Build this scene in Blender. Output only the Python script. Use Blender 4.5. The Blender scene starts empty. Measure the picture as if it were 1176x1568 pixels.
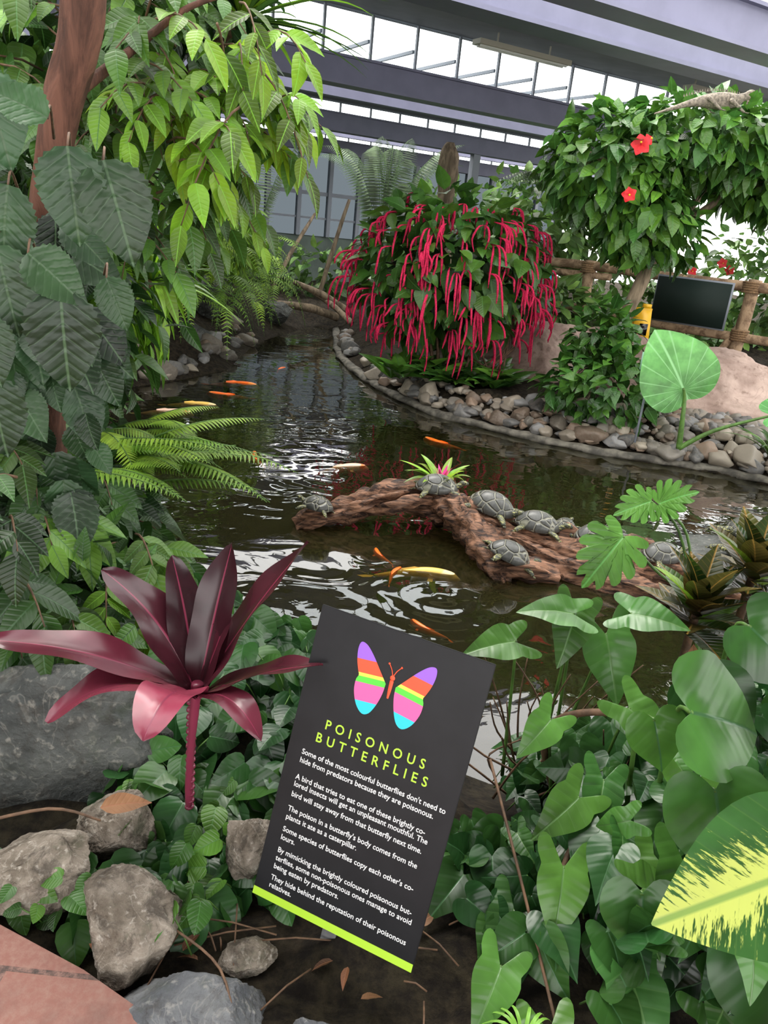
import bpy, bmesh, math, random
import numpy as np
from mathutils import Vector, Matrix, noise
RS=np.random.RandomState(7); random.seed(7)
COL=bpy.context.scene.collection
A=np.array
def nrm(v):
    v=np.asarray(v,float); return v/(np.linalg.norm(v,axis=-1,keepdims=True)+1e-9)

# ---------------------------------------------------------------- materials
class NT:
    def __init__(s,name):
        s.m=bpy.data.materials.new(name); s.m.use_nodes=True; s.t=s.m.node_tree; s.t.nodes.clear()
        s.out=s.n('ShaderNodeOutputMaterial')
    def n(s,typ,**k):
        x=s.t.nodes.new(typ)
        for a,b in k.items(): setattr(x,a,b)
        return x
    def put(s,sock,v):
        if isinstance(v,bpy.types.NodeSocket): s.t.links.new(v,sock)
        elif v is not None:
            if hasattr(sock,'default_value') and sock.type=='RGBA' and len(v)==3: v=(*v,1)
            sock.default_value=v
    def M(s,op,a,b=None,c=None,clamp=False):
        x=s.n('ShaderNodeMath',operation=op,use_clamp=clamp)
        for i,v in enumerate((a,b,c)):
            if v is not None: s.put(x.inputs[i],v)
        return x.outputs[0]
    def mix(s,f,a,b,bt='MIX'):
        x=s.n('ShaderNodeMix',data_type='RGBA',blend_type=bt)
        s.put(x.inputs[0],f); s.put(x.inputs[6],a); s.put(x.inputs[7],b); return x.outputs[2]
    def step(s,v,lo,hi,a=0.,b=1.):
        x=s.n('ShaderNodeMapRange',interpolation_type='SMOOTHSTEP'); s.put(x.inputs[0],v)
        x.inputs[1].default_value=lo; x.inputs[2].default_value=hi; x.inputs[3].default_value=a; x.inputs[4].default_value=b
        return x.outputs[0]
    def noise(s,scale,vec=None,detail=4,rough=.55,dist=0):
        x=s.n('ShaderNodeTexNoise'); x.inputs['Scale'].default_value=scale; x.inputs['Detail'].default_value=detail
        x.inputs['Roughness'].default_value=rough; x.inputs['Distortion'].default_value=dist
        if vec is not None: s.put(x.inputs['Vector'],vec)
        return x.outputs[0]
    def voro(s,scale,feature='F1',vec=None):
        x=s.n('ShaderNodeTexVoronoi',feature=feature); x.inputs['Scale'].default_value=scale
        if vec is not None: s.put(x.inputs['Vector'],vec)
        return x.outputs['Distance']
    def pos(s): return s.n('ShaderNodeNewGeometry').outputs['Position']
    def obj(s): return s.n('ShaderNodeTexCoord').outputs['Object']
    def mapv(s,v,sc):
        x=s.n('ShaderNodeMapping'); s.put(x.inputs[0],v); x.inputs['Scale'].default_value=sc; return x.outputs[0]
    def bump(s,h,st=.5,d=.01):
        x=s.n('ShaderNodeBump'); x.inputs['Strength'].default_value=st; x.inputs['Distance'].default_value=d; s.put(x.inputs['Height'],h); return x.outputs[0]
    def bsdf(s,col,rough=.6,bump=None,spec=.5,metal=0,trans=0,coat=0,emit=None,es=0):
        x=s.n('ShaderNodeBsdfPrincipled'); s.put(x.inputs['Base Color'],col); s.put(x.inputs['Roughness'],rough)
        x.inputs['Specular IOR Level'].default_value=spec; x.inputs['Metallic'].default_value=metal
        x.inputs['Coat Weight'].default_value=coat; x.inputs['Coat Roughness'].default_value=.15
        if bump is not None: s.put(x.inputs['Normal'],bump)
        o=x.outputs[0]
        if trans:
            t=s.n('ShaderNodeBsdfTranslucent'); s.put(t.inputs[0],col)
            mx=s.n('ShaderNodeMixShader'); mx.inputs[0].default_value=trans
            s.t.links.new(o,mx.inputs[1]); s.t.links.new(t.outputs[0],mx.inputs[2]); o=mx.outputs[0]
        s.t.links.new(o,s.out.inputs[0]); return s.m
def plain(name,col,rough=.6,spec=.5,metal=0,nz=0,nsc=20,bst=0):
    t=NT(name)
    c=col; b=None
    if nz or bst:
        v=t.noise(nsc,t.obj())
        if nz: c=t.mix(t.step(v,.3,.7),tuple(x*(1-nz) for x in col),tuple(min(1,x*(1+nz)) for x in col))
        if bst: b=t.bump(v,bst,.01)
    return t.bsdf(c,rough,b,spec,metal)
def leafmat(name,c1,c2,vein=None,rough=.38,nv=9,trans=.22,slope=.7,vs=.35,edge=None,varieg=None,spec=.45,radial=False,gain=1.,bs=.25):
    t=NT(name); c1=tuple(q*gain for q in c1); c2=tuple(q*gain for q in c2)
    a=t.n('ShaderNodeAttribute',attribute_name='luv'); sx=t.n('ShaderNodeSeparateXYZ'); t.put(sx.inputs[0],a.outputs['Vector'])
    cc=t.n('ShaderNodeAttribute',attribute_name='lcol'); sc=t.n('ShaderNodeSeparateXYZ'); t.put(sc.inputs[0],cc.outputs['Vector'])
    x=t.M('ABSOLUTE',sx.outputs[0]); y=sx.outputs[1]
    col=t.mix(sc.outputs[1],c1,c2)
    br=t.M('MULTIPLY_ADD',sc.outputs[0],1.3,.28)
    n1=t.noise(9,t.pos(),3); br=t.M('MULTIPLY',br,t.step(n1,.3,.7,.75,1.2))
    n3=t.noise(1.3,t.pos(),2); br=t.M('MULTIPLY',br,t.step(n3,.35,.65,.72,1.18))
    vm=t.n('ShaderNodeVectorMath',operation='SCALE'); t.put(vm.inputs[0],col); t.put(vm.inputs['Scale'],br); col=vm.outputs[0]
    if radial:
        ang=t.M('ARCTAN2',sx.outputs[0],t.M('SUBTRACT',y,.12)); fr=t.M('ABSOLUTE',t.M('SUBTRACT',t.M('FRACT',t.M('MULTIPLY',ang,nv/3.14)),.5))
    else:
        fr=t.M('ABSOLUTE',t.M('SUBTRACT',t.M('FRACT',t.M('MULTIPLY',t.M('SUBTRACT',y,t.M('MULTIPLY',x,slope)),nv)),.5))
    side=t.step(fr,.0,.07,1,0); mid=t.step(x,.006,.02,1,0)
    v=t.M('MAXIMUM',t.M('MULTIPLY',side,vs),mid)
    if vein is None: vein=tuple(min(1,q*1.7+.02) for q in c1)
    if varieg is not None:
        mp=t.n('ShaderNodeCombineXYZ'); t.put(mp.inputs[0],t.M('MULTIPLY',t.M('SUBTRACT',y,t.M('MULTIPLY',x,slope)),34)); t.put(mp.inputs[1],t.M('MULTIPLY',x,7)); t.put(mp.inputs[2],sx.outputs[0])
        nn=t.noise(1.6,mp.outputs[0],3,.7); lim=t.M('ADD',t.M('MULTIPLY',x,-1.7),.60)
        mk=t.step(t.M('ADD',nn,lim),.88,.97)
        col=t.mix(mk,col,varieg)
    col=t.mix(v,col,vein)
    hh=t.M('ADD',t.step(fr,0,.3),t.M('MULTIPLY',mid,-1.))
    bp=t.bump(hh,bs,.004)
    return t.bsdf(col,rough,bp,spec,trans=trans)

mt={}
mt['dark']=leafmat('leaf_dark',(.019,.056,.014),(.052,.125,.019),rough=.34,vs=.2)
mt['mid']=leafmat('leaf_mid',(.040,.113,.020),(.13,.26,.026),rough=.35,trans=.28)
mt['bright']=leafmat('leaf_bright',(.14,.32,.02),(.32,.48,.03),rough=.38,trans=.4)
mt['ivy']=leafmat('leaf_ivy',(.018,.070,.017),(.056,.15,.023),rough=.30,nv=5,vs=.15,bs=.12,spec=.5)
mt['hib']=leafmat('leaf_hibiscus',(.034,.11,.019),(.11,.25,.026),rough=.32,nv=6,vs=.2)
mt['big']=leafmat('leaf_toothed',(.024,.060,.024),(.038,.09,.03),vein=(.065,.12,.055),rough=.42,nv=8,slope=.8,trans=.12,vs=.6)
mt['fern']=leafmat('leaf_fern',(.15,.3,.035),(.34,.5,.045),rough=.5,nv=4,trans=.35)
mt['palm']=leafmat('leaf_palm',(.16,.24,.14),(.26,.34,.2),rough=.5,nv=1,vs=0,trans=.35)
mt['far']=leafmat('leaf_background',(.08,.18,.045),(.2,.33,.07),rough=.45,nv=3,vs=.1)
mt['syn']=leafmat('leaf_syngonium',(.042,.135,.028),(.11,.26,.04),vein=(.11,.23,.065),rough=.30,nv=5,slope=.4,vs=.35,bs=.2,spec=.5)
mt['taro']=leafmat('leaf_taro',(.12,.38,.10),(.2,.5,.14),vein=(.34,.68,.3),rough=.4,nv=9,radial=True,trans=.35,vs=.8)
mt['lobe']=leafmat('leaf_split',(.08,.25,.05),(.19,.38,.055),rough=.35,nv=8,trans=.3)
mt['cord']=leafmat('leaf_cordyline',(.048,.012,.018),(.17,.024,.045),vein=(.22,.03,.065),rough=.26,nv=0,vs=0,trans=.12,spec=.55,bs=.1)
mt['croton']=leafmat('leaf_croton',(.02,.055,.012),(.12,.085,.02),vein=(.28,.17,.04),rough=.3,nv=10)
mt['varieg']=leafmat('leaf_variegated',(.028,.10,.02),(.045,.13,.028),vein=(.25,.38,.09),rough=.3,nv=12,vs=.1,varieg=(.55,.62,.14),bs=.15)
mt['brom']=leafmat('leaf_bromeliad',(.2,.42,.03),(.4,.6,.05),vein=(.5,.1,.2),rough=.35,nv=0,vs=0)
mt['dead']=leafmat('leaf_dead',(.18,.07,.03),(.30,.15,.07),rough=.6)
mt['tassel']=plain('flower_crimson',(.60,.022,.085),.8,.2,nz=.35,nsc=120,bst=.8)
mt['red']=plain('petal_red',(.75,.012,.02),.5)
mt['pink']=plain('petal_pink',(.8,.05,.3),.5)
mt['stem']=plain('stem_green',(.08,.17,.03),.5,nz=.3)
mt['twig']=plain('twig_brown',(.12,.065,.035),.7,nz=.4,nsc=30,bst=.4)
def barkm(name,c1,c2,sc=(14,14,3),b=.8,rough=.8):
    t=NT(name); v=t.noise(1,t.mapv(t.obj(),sc),6,.65,.5)
    c=t.mix(t.step(v,.35,.65),c1,c2); return t.bsdf(c,rough,t.bump(v,b,.02),.3)
mt['bark']=barkm('bark_redbrown',(.05,.022,.014),(.16,.07,.045))
mt['barkg']=barkm('bark_grey',(.12,.09,.06),(.33,.25,.17))
mt['log']=barkm('driftwood',(.022,.010,.007),(.36,.185,.11),(4,34,34),1,.45)
mt['fence']=barkm('fence_wood',(.16,.10,.06),(.42,.29,.18),(9,9,9))
mt['rope']=plain('rope',(.2,.12,.06),.9,nz=.4,nsc=60,bst=.6)
def rockm(name,c1,c2,c3,sc=6,b=.6,rough=.75,crack=.3,dirt=.5):
    t=NT(name); p=t.obj(); v=t.noise(sc,p,8,.6,.3); v2=t.noise(sc*7,p,4); 
    c=t.mix(t.step(v,.35,.65),c1,c2); c=t.mix(t.step(v2,.56,.72,0,.7),c,c3)
    cr=t.noise(sc*.8,p,3,.5,1.5); cr=t.step(t.M('ABSOLUTE',t.M('SUBTRACT',cr,.5)),0,.012,1,0)
    c=t.mix(t.M('MULTIPLY',cr,crack),c,c3)
    d=t.noise(sc*1.7,t.pos(),6,.7,.6); c=t.mix(t.step(d,.48,.66,0,dirt),c,(.03,.022,.015))
    g=t.noise(sc*.9,t.pos(),5,.7,.2); c=t.mix(t.step(g,.56,.7,0,dirt*.7),c,(.035,.05,.02))
    return t.bsdf(c,rough,t.bump(t.M('ADD',v,t.M('MULTIPLY',v2,.5)),b,.03),.4)
mt['rgrey']=rockm('rock_grey',(.045,.05,.048),(.10,.105,.098),(.26,.25,.22),b=.9)
mt['rslate']=rockm('rock_slate',(.08,.085,.095),(.18,.185,.19),(.30,.29,.27),b=.9)
mt['rtan']=rockm('rock_tan',(.12,.095,.07),(.31,.265,.215),(.47,.43,.37),9,b=.9,dirt=.7)
mt['rpink']=rockm('rock_pink',(.28,.19,.155),(.50,.37,.31),(.20,.13,.10),2.2,dirt=.15)
t=NT('pebbles'); at=t.n('ShaderNodeAttribute',attribute_name='lcol'); v=t.noise(40,t.pos()); 
mt['peb']=t.bsdf(t.mix(t.step(v,.3,.7,.0,.35),at.outputs['Color'],(.22,.19,.15)),.55,t.bump(v,.3,.01))
t=NT('soil'); p=t.pos(); v=t.noise(18,p,8,.7); v2=t.noise(2,p,3)
mt['soil']=t.bsdf(t.mix(t.step(v,.35,.7),(.010,.007,.005),t.mix(v2,(.05,.03,.02),(.045,.045,.022))),.95,t.bump(v,1,.04),.2)
# water
t=NT('pond_water'); p=t.pos()
n1=t.noise(2.0,t.mapv(p,(1,1.5,1)),2,.4,1.0); n2=t.noise(9,p,2,.5,.8)
msk=t.step(t.noise(.6,p,2),.44,.62,.10,1.)
h=t.M('ADD',n1,t.M('MULTIPLY',t.M('MULTIPLY',n2,msk),.16))
for cx,cy in ((-.45,5.7),(.35,3.75),(-1.2,7.4)):
    dn=t.n('ShaderNodeVectorMath',operation='DISTANCE'); t.put(dn.inputs[0],p); dn.inputs[1].default_value=(cx,cy,-.3); d=dn.outputs['Value']
    w_=t.M('MULTIPLY',t.M('SINE',t.M('MULTIPLY',d,38)),t.step(d,.05,1.1,.07,0)); h=t.M('ADD',h,w_)
bp=t.bump(h,.15,.05)
gl=t.n('ShaderNodeBsdfGlossy'); gl.inputs['Roughness'].default_value=.012; t.put(gl.inputs['Normal'],bp); gl.inputs[0].default_value=(1,1,1,1)
tr=t.n('ShaderNodeBsdfTransparent'); tr.inputs[0].default_value=(.74,.70,.42,1)
df=t.n('ShaderNodeBsdfDiffuse'); df.inputs[0].default_value=(.034,.032,.012,1)
m0=t.n('ShaderNodeMixShader'); m0.inputs[0].default_value=.36; t.t.links.new(tr.outputs[0],m0.inputs[1]); t.t.links.new(df.outputs[0],m0.inputs[2])
fr=t.n('ShaderNodeFresnel'); fr.inputs[0].default_value=1.65; t.put(fr.inputs['Normal'],bp)
mx=t.n('ShaderNodeMixShader'); t.put(mx.inputs[0],fr.outputs[0]); t.t.links.new(m0.outputs[0],mx.inputs[1]); t.t.links.new(gl.outputs[0],mx.inputs[2]); t.t.links.new(mx.outputs[0],t.out.inputs[0])
mt['water']=t.m
# turtles
t=NT('turtle_shell'); p=t.obj(); d=t.voro(15,'DISTANCE_TO_EDGE',p); n=t.noise(60,p)
mt['shell']=t.bsdf(t.mix(t.step(d,.02,.06),(.24,.235,.18),t.mix(n,(.03,.032,.03),(.12,.12,.11))),.35,t.bump(t.step(d,0,.12),.8,.01))
t=NT('turtle_skin'); p=t.obj(); n=t.noise(30,t.mapv(p,(1,5,5)),2)
mt['tskin']=t.bsdf(t.mix(t.step(n,.52,.6),(.045,.05,.035),(.35,.34,.12)),.5,t.bump(n,.3,.005))
mt['black']=plain('black_gloss',(.004,.004,.004),.2)
def koim(name,a,b,th):
    t=NT(name); n=t.noise(5,t.obj(),2); return t.bsdf(t.mix(t.step(n,th-.04,th+.04),a,b),.3,None,.5)
mt['koi1']=koim('koi_orange',(.95,.16,.01),(1,.3,.04),.5)
mt['koi2']=koim('koi_yellow',(.95,.60,.12),(.95,.7,.35),.5)
mt['koi3']=koim('koi_white_orange',(.9,.6,.45),(.95,.22,.03),.55)
mt['iguana']=plain('iguana_skin',(.26,.22,.17),.7,nz=.5,nsc=45,bst=.7)
mt['beam']=plain('beam_lavender_paint',(.18,.18,.265),.5,nz=.08,nsc=3)
mt['soffit']=plain('soffit_grey',(.12,.12,.13),.7,nz=.15,nsc=2)
mt['frame']=plain('window_frame_grey',(.22,.24,.28),.5)
mt['wallp']=plain('wall_paint',(.10,.13,.11),.8,nz=.2,nsc=2)
mt['fix']=plain('fixture_beige',(.5,.46,.38),.5)
mt['tube']=plain('fixture_tube',(.75,.75,.72),.4)
mt['pipe']=plain('pipe_dark',(.05,.05,.06),.5)
t=NT('window_glass'); tr=t.n('ShaderNodeBsdfTransparent'); tr.inputs[0].default_value=(.93,.96,.97,1); gl=t.n('ShaderNodeBsdfGlossy'); gl.inputs['Roughness'].default_value=.05
mx=t.n('ShaderNodeMixShader'); mx.inputs[0].default_value=.06; t.t.links.new(tr.outputs[0],mx.inputs[1]); t.t.links.new(gl.outputs[0],mx.inputs[2]); t.t.links.new(mx.outputs[0],t.out.inputs[0]); mt['glass']=t.m
t=NT('tinted_wall_glass'); tr=t.n('ShaderNodeBsdfTransparent'); tr.inputs[0].default_value=(.20,.22,.235,1); t.t.links.new(tr.outputs[0],t.out.inputs[0]); mt['tint']=t.m
mt['sblack']=plain('sign_black',(.012,.012,.014),.45,.3,nz=.15,nsc=14)
for nm,c in dict(s_white=(.85,.85,.85),s_green=(.48,.78,.05),s_purple=(.33,.12,.75),s_orange=(.9,.09,.03),s_yellow=(.75,.85,.08),s_lime=(.1,.65,.05),s_pink=(.85,.12,.38),s_cyan=(.02,.6,.75)).items(): mt[nm]=plain(nm,c,.45)
mt['metal']=plain('stake_metal',(.3,.3,.31),.45,metal=.6,nz=.3)
mt['screen']=plain('board_dark',(.012,.022,.018),.6,.2)
mt['yel']=plain('plastic_yellow',(.8,.45,.01),.4)
mt['paperw']=plain('notice_green_white',(.35,.6,.45),.5)
t=NT('brick_pavers'); p=t.pos(); bk=t.n('ShaderNodeTexBrick'); t.put(bk.inputs['Vector'],t.mapv(p,(1,1,1))); bk.inputs['Scale'].default_value=1
bk.inputs['Brick Width'].default_value=.46; bk.inputs['Row Height'].default_value=.23; bk.inputs['Mortar Size'].default_value=.006
bk.inputs['Color1'].default_value=(.20,.085,.065,1); bk.inputs['Color2'].default_value=(.25,.11,.085,1); bk.inputs['Mortar'].default_value=(.05,.035,.03,1)
n=t.noise(60,p,6,.7); n2=t.noise(6,p,4)
c=t.mix(t.step(n,.35,.75),bk.outputs[0],(.28,.155,.125)); c=t.mix(t.step(n2,.5,.75,0,.6),c,(.11,.06,.05))
mt['brick']=t.bsdf(c,.8,t.bump(t.M('SUBTRACT',t.M('MULTIPLY',n,.4),bk.outputs['Fac']),.6,.01))
mt['lip']=plain('pond_edge_concrete',(.11,.10,.08),.8,nz=.6,nsc=9,bst=.6)

# ---------------------------------------------------------------- mesh accumulator
class Acc:
    def __init__(s,*mats): s.v=[];s.f=[];s.fm=[];s.uv=[];s.c=[];s.n=0;s.mats=list(mats)
    def mi(s,m):
        if m not in s.mats: s.mats.append(m)
        return s.mats.index(m)
    def add(s,V,F,m,uv=None,c=None):
        V=np.asarray(V,float); n=len(V); k=s.mi(m)
        s.v.append(V); s.uv.append(np.zeros((n,3)) if uv is None else uv)
        if c is None: c=(.5,.5,.5)
        c=np.asarray(c,float); s.c.append(np.tile(c,(n,1)) if c.ndim==1 else c)
        for f in F:
            f=np.asarray(f)
            s.f.append(f+s.n if f.ndim==2 else f[None]+s.n); s.fm.append(np.full(len(s.f[-1]),k))
        s.n+=n
    def obj(s,name,parent=None,mw=None,smooth=True):
        me=bpy.data.meshes.new(name); F=[]
        for f in s.f: F+=f.tolist()
        me.from_pydata(np.concatenate(s.v).tolist(),[],F)
        for m in s.mats: me.materials.append(mt[m])
        me.polygons.foreach_set('material_index',np.concatenate(s.fm).astype(np.int32))
        me.polygons.foreach_set('use_smooth',np.full(len(F),smooth))
        a=me.attributes.new('luv','FLOAT_VECTOR','POINT'); a.data.foreach_set('vector',np.concatenate(s.uv).astype(np.float32).ravel())
        cc=np.concatenate(s.c); cc=np.hstack([cc,np.ones((len(cc),1))])
        a=me.attributes.new('lcol','FLOAT_COLOR','POINT'); a.data.foreach_set('color',cc.astype(np.float32).ravel())
        me.update(); o=bpy.data.objects.new(name,me); COL.objects.link(o)
        if parent: o.parent=parent
        if mw is not None: o.matrix_world=mw
        return o
def empty(name,loc=(0,0,0)):
    e=bpy.data.objects.new(name,None); e.location=loc; e.empty_display_size=.1; COL.objects.link(e); return e
# leaf templates
def strip(wf,nt=7,nc=4,fold=.25,wav=0):
    V=[];U=[]
    us=np.linspace(-1,1,nc+1)
    for i in range(nt+1):
        tt=i/nt; w=wf(tt)
        for u in us:
            V.append((u*w,tt,fold*abs(u)*w+wav*math.sin(tt*18)*abs(u)*w)); U.append((u*w,tt,0))
    F=[]
    for i in range(nt):
        for j in range(nc):
            a=i*(nc+1)+j; F.append((a,a+1,a+nc+2,a+nc+1))
    return A(V),[A(F)],A(U)
def polar(out,fold=.18,rings=(.35,.7,1)):
    n=len(out); V=[(0,0,0)]
    for r in rings:
        for x,y in out: V.append((x*r,y*r,fold*abs(x)*r-.12*r*r*(x*x+y*y)+.05*r*r*math.sin(y*11)*abs(x)))
    F3=[(0,1+i,1+(i+1)%n) for i in range(n)]; F4=[]
    for k in range(len(rings)-1):
        for i in range(n):
            j=(i+1)%n; a=1+k*n; b=a+n; F4.append((a+i,b+i,b+j,a+j))
    V=A(V); U=V.copy(); U[:,2]=0
    return V,[A(F3),A(F4)],U
def sym(h): return h+[(-x,y) for x,y in h[::-1] if abs(x)>1e-6]
def refine(h,k=3):
    P=smooth_path([(x,y,0) for x,y in h],k); P[0]=(0,h[0][1],0); P[-1]=(0,h[-1][1],0); P[:,0]=np.maximum(P[:,0],0); return [(float(a),float(b)) for a,b,_ in P]
def smooth_path(P,n):
    P=A(P,float); m=len(P); out=[]
    for i in range(m-1):
        p0=P[max(i-1,0)];p1=P[i];p2=P[i+1];p3=P[min(i+2,m-1)]
        for k in range(n):
            t=k/n; out.append(.5*((2*p1)+(-p0+p2)*t+(2*p0-5*p1+4*p2-p3)*t*t+(-p0+3*p1-3*p2+p3)*t**3))
    out.append(P[-1]); return A(out)
ov=lambda w,p=.75: (lambda t: w*math.sin(math.pi*min(1,t**p))**.9*(1-.15*t) if 0<t<1 else .004)
T={}
T['ov']=strip(ov(.27),8,4,.25,.04); T['ovl']=strip(ov(.3),4,2); T['lan']=strip(ov(.13),6,2); T['lanl']=strip(ov(.13),3,2,.2)
T['strap']=strip(ov(.06,.6),6,2)
T['ovw']=strip(ov(.36),8,4,.2,.05)
T['pin']=strip(lambda t: .11*(1-t)**.5 if t<1 else .003,3,2,.1)
heart=[(0,-.0),(.12,-.16),(.25,-.2),(.38,-.12),(.46,.06),(.46,.25),(.38,.45),(.25,.64),(.12,.82),(.03,.95),(0,1)]
T['heart']=polar(sym(refine(heart,2)))
arrow=[(0,.0),(.12,-.2),(.24,-.38),(.36,-.42),(.42,-.32),(.40,-.15),(.34,.0),(.38,.15),(.37,.32),(.29,.52),(.17,.74),(.05,.94),(0,1)]
T['arrow']=polar(sym(refine(arrow,2)))
rnd=[(0,-.04),(.15,-.1),(.32,-.05),(.44,.12),(.48,.32),(.42,.55),(.3,.74),(.15,.9),(0,1)]
T['round']=polar(sym(rnd)); T['roundh']=polar(sym(refine(rnd,4)),.18,(.2,.4,.6,.8,1))
tooth=[]; 
for i in range(0,31):
    tt=i/30; w=.36*math.sin(math.pi*tt**.72)**.8+.001; w*= (1.04 if i%2 else .96); tooth.append((w if 0<i<30 else 0,tt-.0))
def toothed():
    V=[];U=[];F=[]
    n=30
    for i,(w,y) in enumerate(tooth):
        for u in (-1,-.66,-.33,0,.33,.66,1):
            ru=.012*math.cos((y-.8*abs(u)*w)*2*math.pi*8)+.03*math.sin(y*9)*abs(u)
            V.append((u*w,y-(.02 if abs(u)==1 and i%2 else 0),.22*abs(u)*w+ru)); U.append((u*w,y,0))
    for i in range(n):
        for j in range(6):
            a=i*7+j; F.append((a,a+1,a+8,a+7))
    return A(V),[A(F)],A(U)
T['tooth']=toothed()
lob=[(0,.0),(.15,-.14),(.34,-.17),(.38,-.06),(.25,.03),(.24,.08),(.44,.06),(.52,.18),(.46,.26),(.22,.2),(.21,.26),(.44,.32),(.48,.44),(.42,.5),(.2,.4),(.19,.46),(.36,.55),(.37,.68),(.3,.72),(.15,.6),(.15,.66),(.22,.78),(.18,.9),(.08,.8),(.06,.93),(0,1)]
T['lobed']=polar(sym(refine(lob,2)),.1)
T['bigov']=strip(ov(.34,.85),16,8,.12,.02)
def leaves(acc,tp,m,pos,dr,nm,size,wid=1.,curl=.3,col=None,scurl=0.):
    V,FL,U=T[tp]; pos=np.atleast_2d(A(pos,float)); N=len(pos)
    Y=nrm(np.broadcast_to(A(dr,float),(N,3))); Z=np.broadcast_to(A(nm,float),(N,3)); Z=Z-Y*np.sum(Z*Y,1,keepdims=True); Z=nrm(Z+1e-6); X=np.cross(Y,Z)
    size=np.broadcast_to(A(size,float),(N,)); wid=np.broadcast_to(A(wid,float),(N,)); curl=np.broadcast_to(A(curl,float),(N,))
    x=V[None,:,0]*wid[:,None]; y=np.repeat(V[None,:,1],N,0); z=V[None,:,2]-curl[:,None]*y*y*np.sign(y)-scurl*x*x
    W=pos[:,None]+size[:,None,None]*(X[:,None]*x[...,None]+Y[:,None]*y[...,None]+Z[:,None]*z[...,None])
    n=len(V)
    if col is None: col=RS.rand(N,3)
    C=np.repeat(np.broadcast_to(A(col,float),(N,3)),n,0)
    F=[(f[None]+(np.arange(N)*n)[:,None,None]).reshape(-1,f.shape[1]) for f in FL]
    acc.add(W.reshape(-1,3),F,m,np.tile(U,(N,1)),C)
def ball(N,c,r,lo=.6):
    d=nrm(RS.randn(N,3)); rr=(lo+(1-lo)*RS.rand(N,1)**.6); return A(c)+d*rr*A(r), d
def cluster(acc,tp,m,N,c,r,size,down=.3,up=.7,lo=.55,curl=.35,jit=.6,wid=1.,bright=(0,1),yng=(0,1),zmin=None):
    p,d=ball(N,c,r,lo)
    if zmin is not None: p[:,2]=np.maximum(p[:,2],zmin+RS.rand(N)*.1)
    dr=nrm(d+RS.randn(N,3)*jit+A([0,0,-down])); nm=nrm(d*.5+A([0,0,up])+RS.randn(N,3)*.35)
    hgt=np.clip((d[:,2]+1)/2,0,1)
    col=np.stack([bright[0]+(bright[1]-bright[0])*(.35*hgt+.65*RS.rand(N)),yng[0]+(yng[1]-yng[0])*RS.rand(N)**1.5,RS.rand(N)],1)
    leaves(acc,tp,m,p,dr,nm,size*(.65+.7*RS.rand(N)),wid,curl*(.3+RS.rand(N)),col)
def twigs(acc,tp,m,bases,dirs,n,L,size,droop=.5,wid=1.,curl=.3,yng=(0,1),bright=(0,1),stem='twig'):
    for b,d in zip(bases,dirs):
        b=A(b,float); d=nrm(A(d,float)); l=L*(.7+.6*RS.rand()); t=np.linspace(.15,1,n)[:,None]
        P=b+d*l*t+A([0,0,-1])*(t**2)*l*droop; D=nrm(d+A([0,0,-2*droop])*t)
        S=nrm(np.cross(D,[0,0,1])+1e-6); sg=np.where(np.arange(n)%2,1,-1)[:,None]
        if abs(d[2])>.9: S=nrm(np.cross(D,[0,1,0]))
        dr=nrm(S*sg*(.9-.6*t**4)+D*(.55+.6*t**4)+A([0,0,-.35])+RS.randn(n,3)*.18); nm=nrm(A([[.15,-.45,.9]])+RS.randn(n,3)*.25)
        g=RS.rand(); y=yng[0]+(yng[1]-yng[0])*RS.rand()
        col=np.stack([bright[0]+(bright[1]-bright[0])*np.clip(g+RS.randn(n)*.2,0,1),np.clip(y+.3*t[:,0]-.15,0,1),RS.rand(n)],1)
        leaves(acc,tp,m,P,dr,nm,size*(.7+.5*RS.rand(n)),wid,curl,col)
        tt=np.linspace(-.3,1,6)[:,None]; tube(acc,b+d*l*tt+A([0,0,-1])*(tt**2)*l*droop,np.linspace(.005,.002,6),stem,5)
# tubes
def tube(acc,P,R,m,seg=8,sm=0,sq=(1,1),up=(0,0,1),amp=0,fr=3.,seed=0,c=None,ridge=0):
    P=A(P,float); R=np.broadcast_to(A(R,float),(len(P),)) if np.ndim(R)<2 else R
    if sm:
        Q=np.hstack([P,R[:,None]]); Q=smooth_path(Q,sm); P=Q[:,:3]; R=np.maximum(Q[:,3],1e-4)
    n=len(P); Tn=nrm(np.gradient(P,axis=0)); u=A(up,float)
    V=[];s_=0
    for i in range(n):
        t=Tn[i]; 
        x=np.cross(t,u); 
        if np.linalg.norm(x)<.05: x=np.cross(t,[1,.1,0])
        x=nrm(x); y=np.cross(x,t); 
        if i: s_+=np.linalg.norm(P[i]-P[i-1])
        for k in range(seg):
            a=2*math.pi*k/seg; r=R[i]
            if amp: r*=1+amp*noise.noise(Vector((math.cos(a)*fr*.5,math.sin(a)*fr*.5+seed,s_*fr*1.2)))
            if ridge: a2=a+s_*1.5; r*=1+ridge*noise.noise(Vector((math.cos(a2)*3.2,math.sin(a2)*3.2+seed,s_*1.2)))+.25*ridge*noise.noise(Vector((math.cos(a2)*8,math.sin(a2)*8+seed,s_*3)))
            V.append(P[i]+x*math.cos(a)*r*sq[0]+y*math.sin(a)*r*sq[1])
    F=[]
    for i in range(n-1):
        for k in range(seg):
            k2=(k+1)%seg; F.append((i*seg+k,i*seg+k2,(i+1)*seg+k2,(i+1)*seg+k))
    acc.add(V,[A(F),A([list(range(seg))[::-1]]),A([[ (n-1)*seg+k for k in range(seg)]])],m,c=c)
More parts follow.
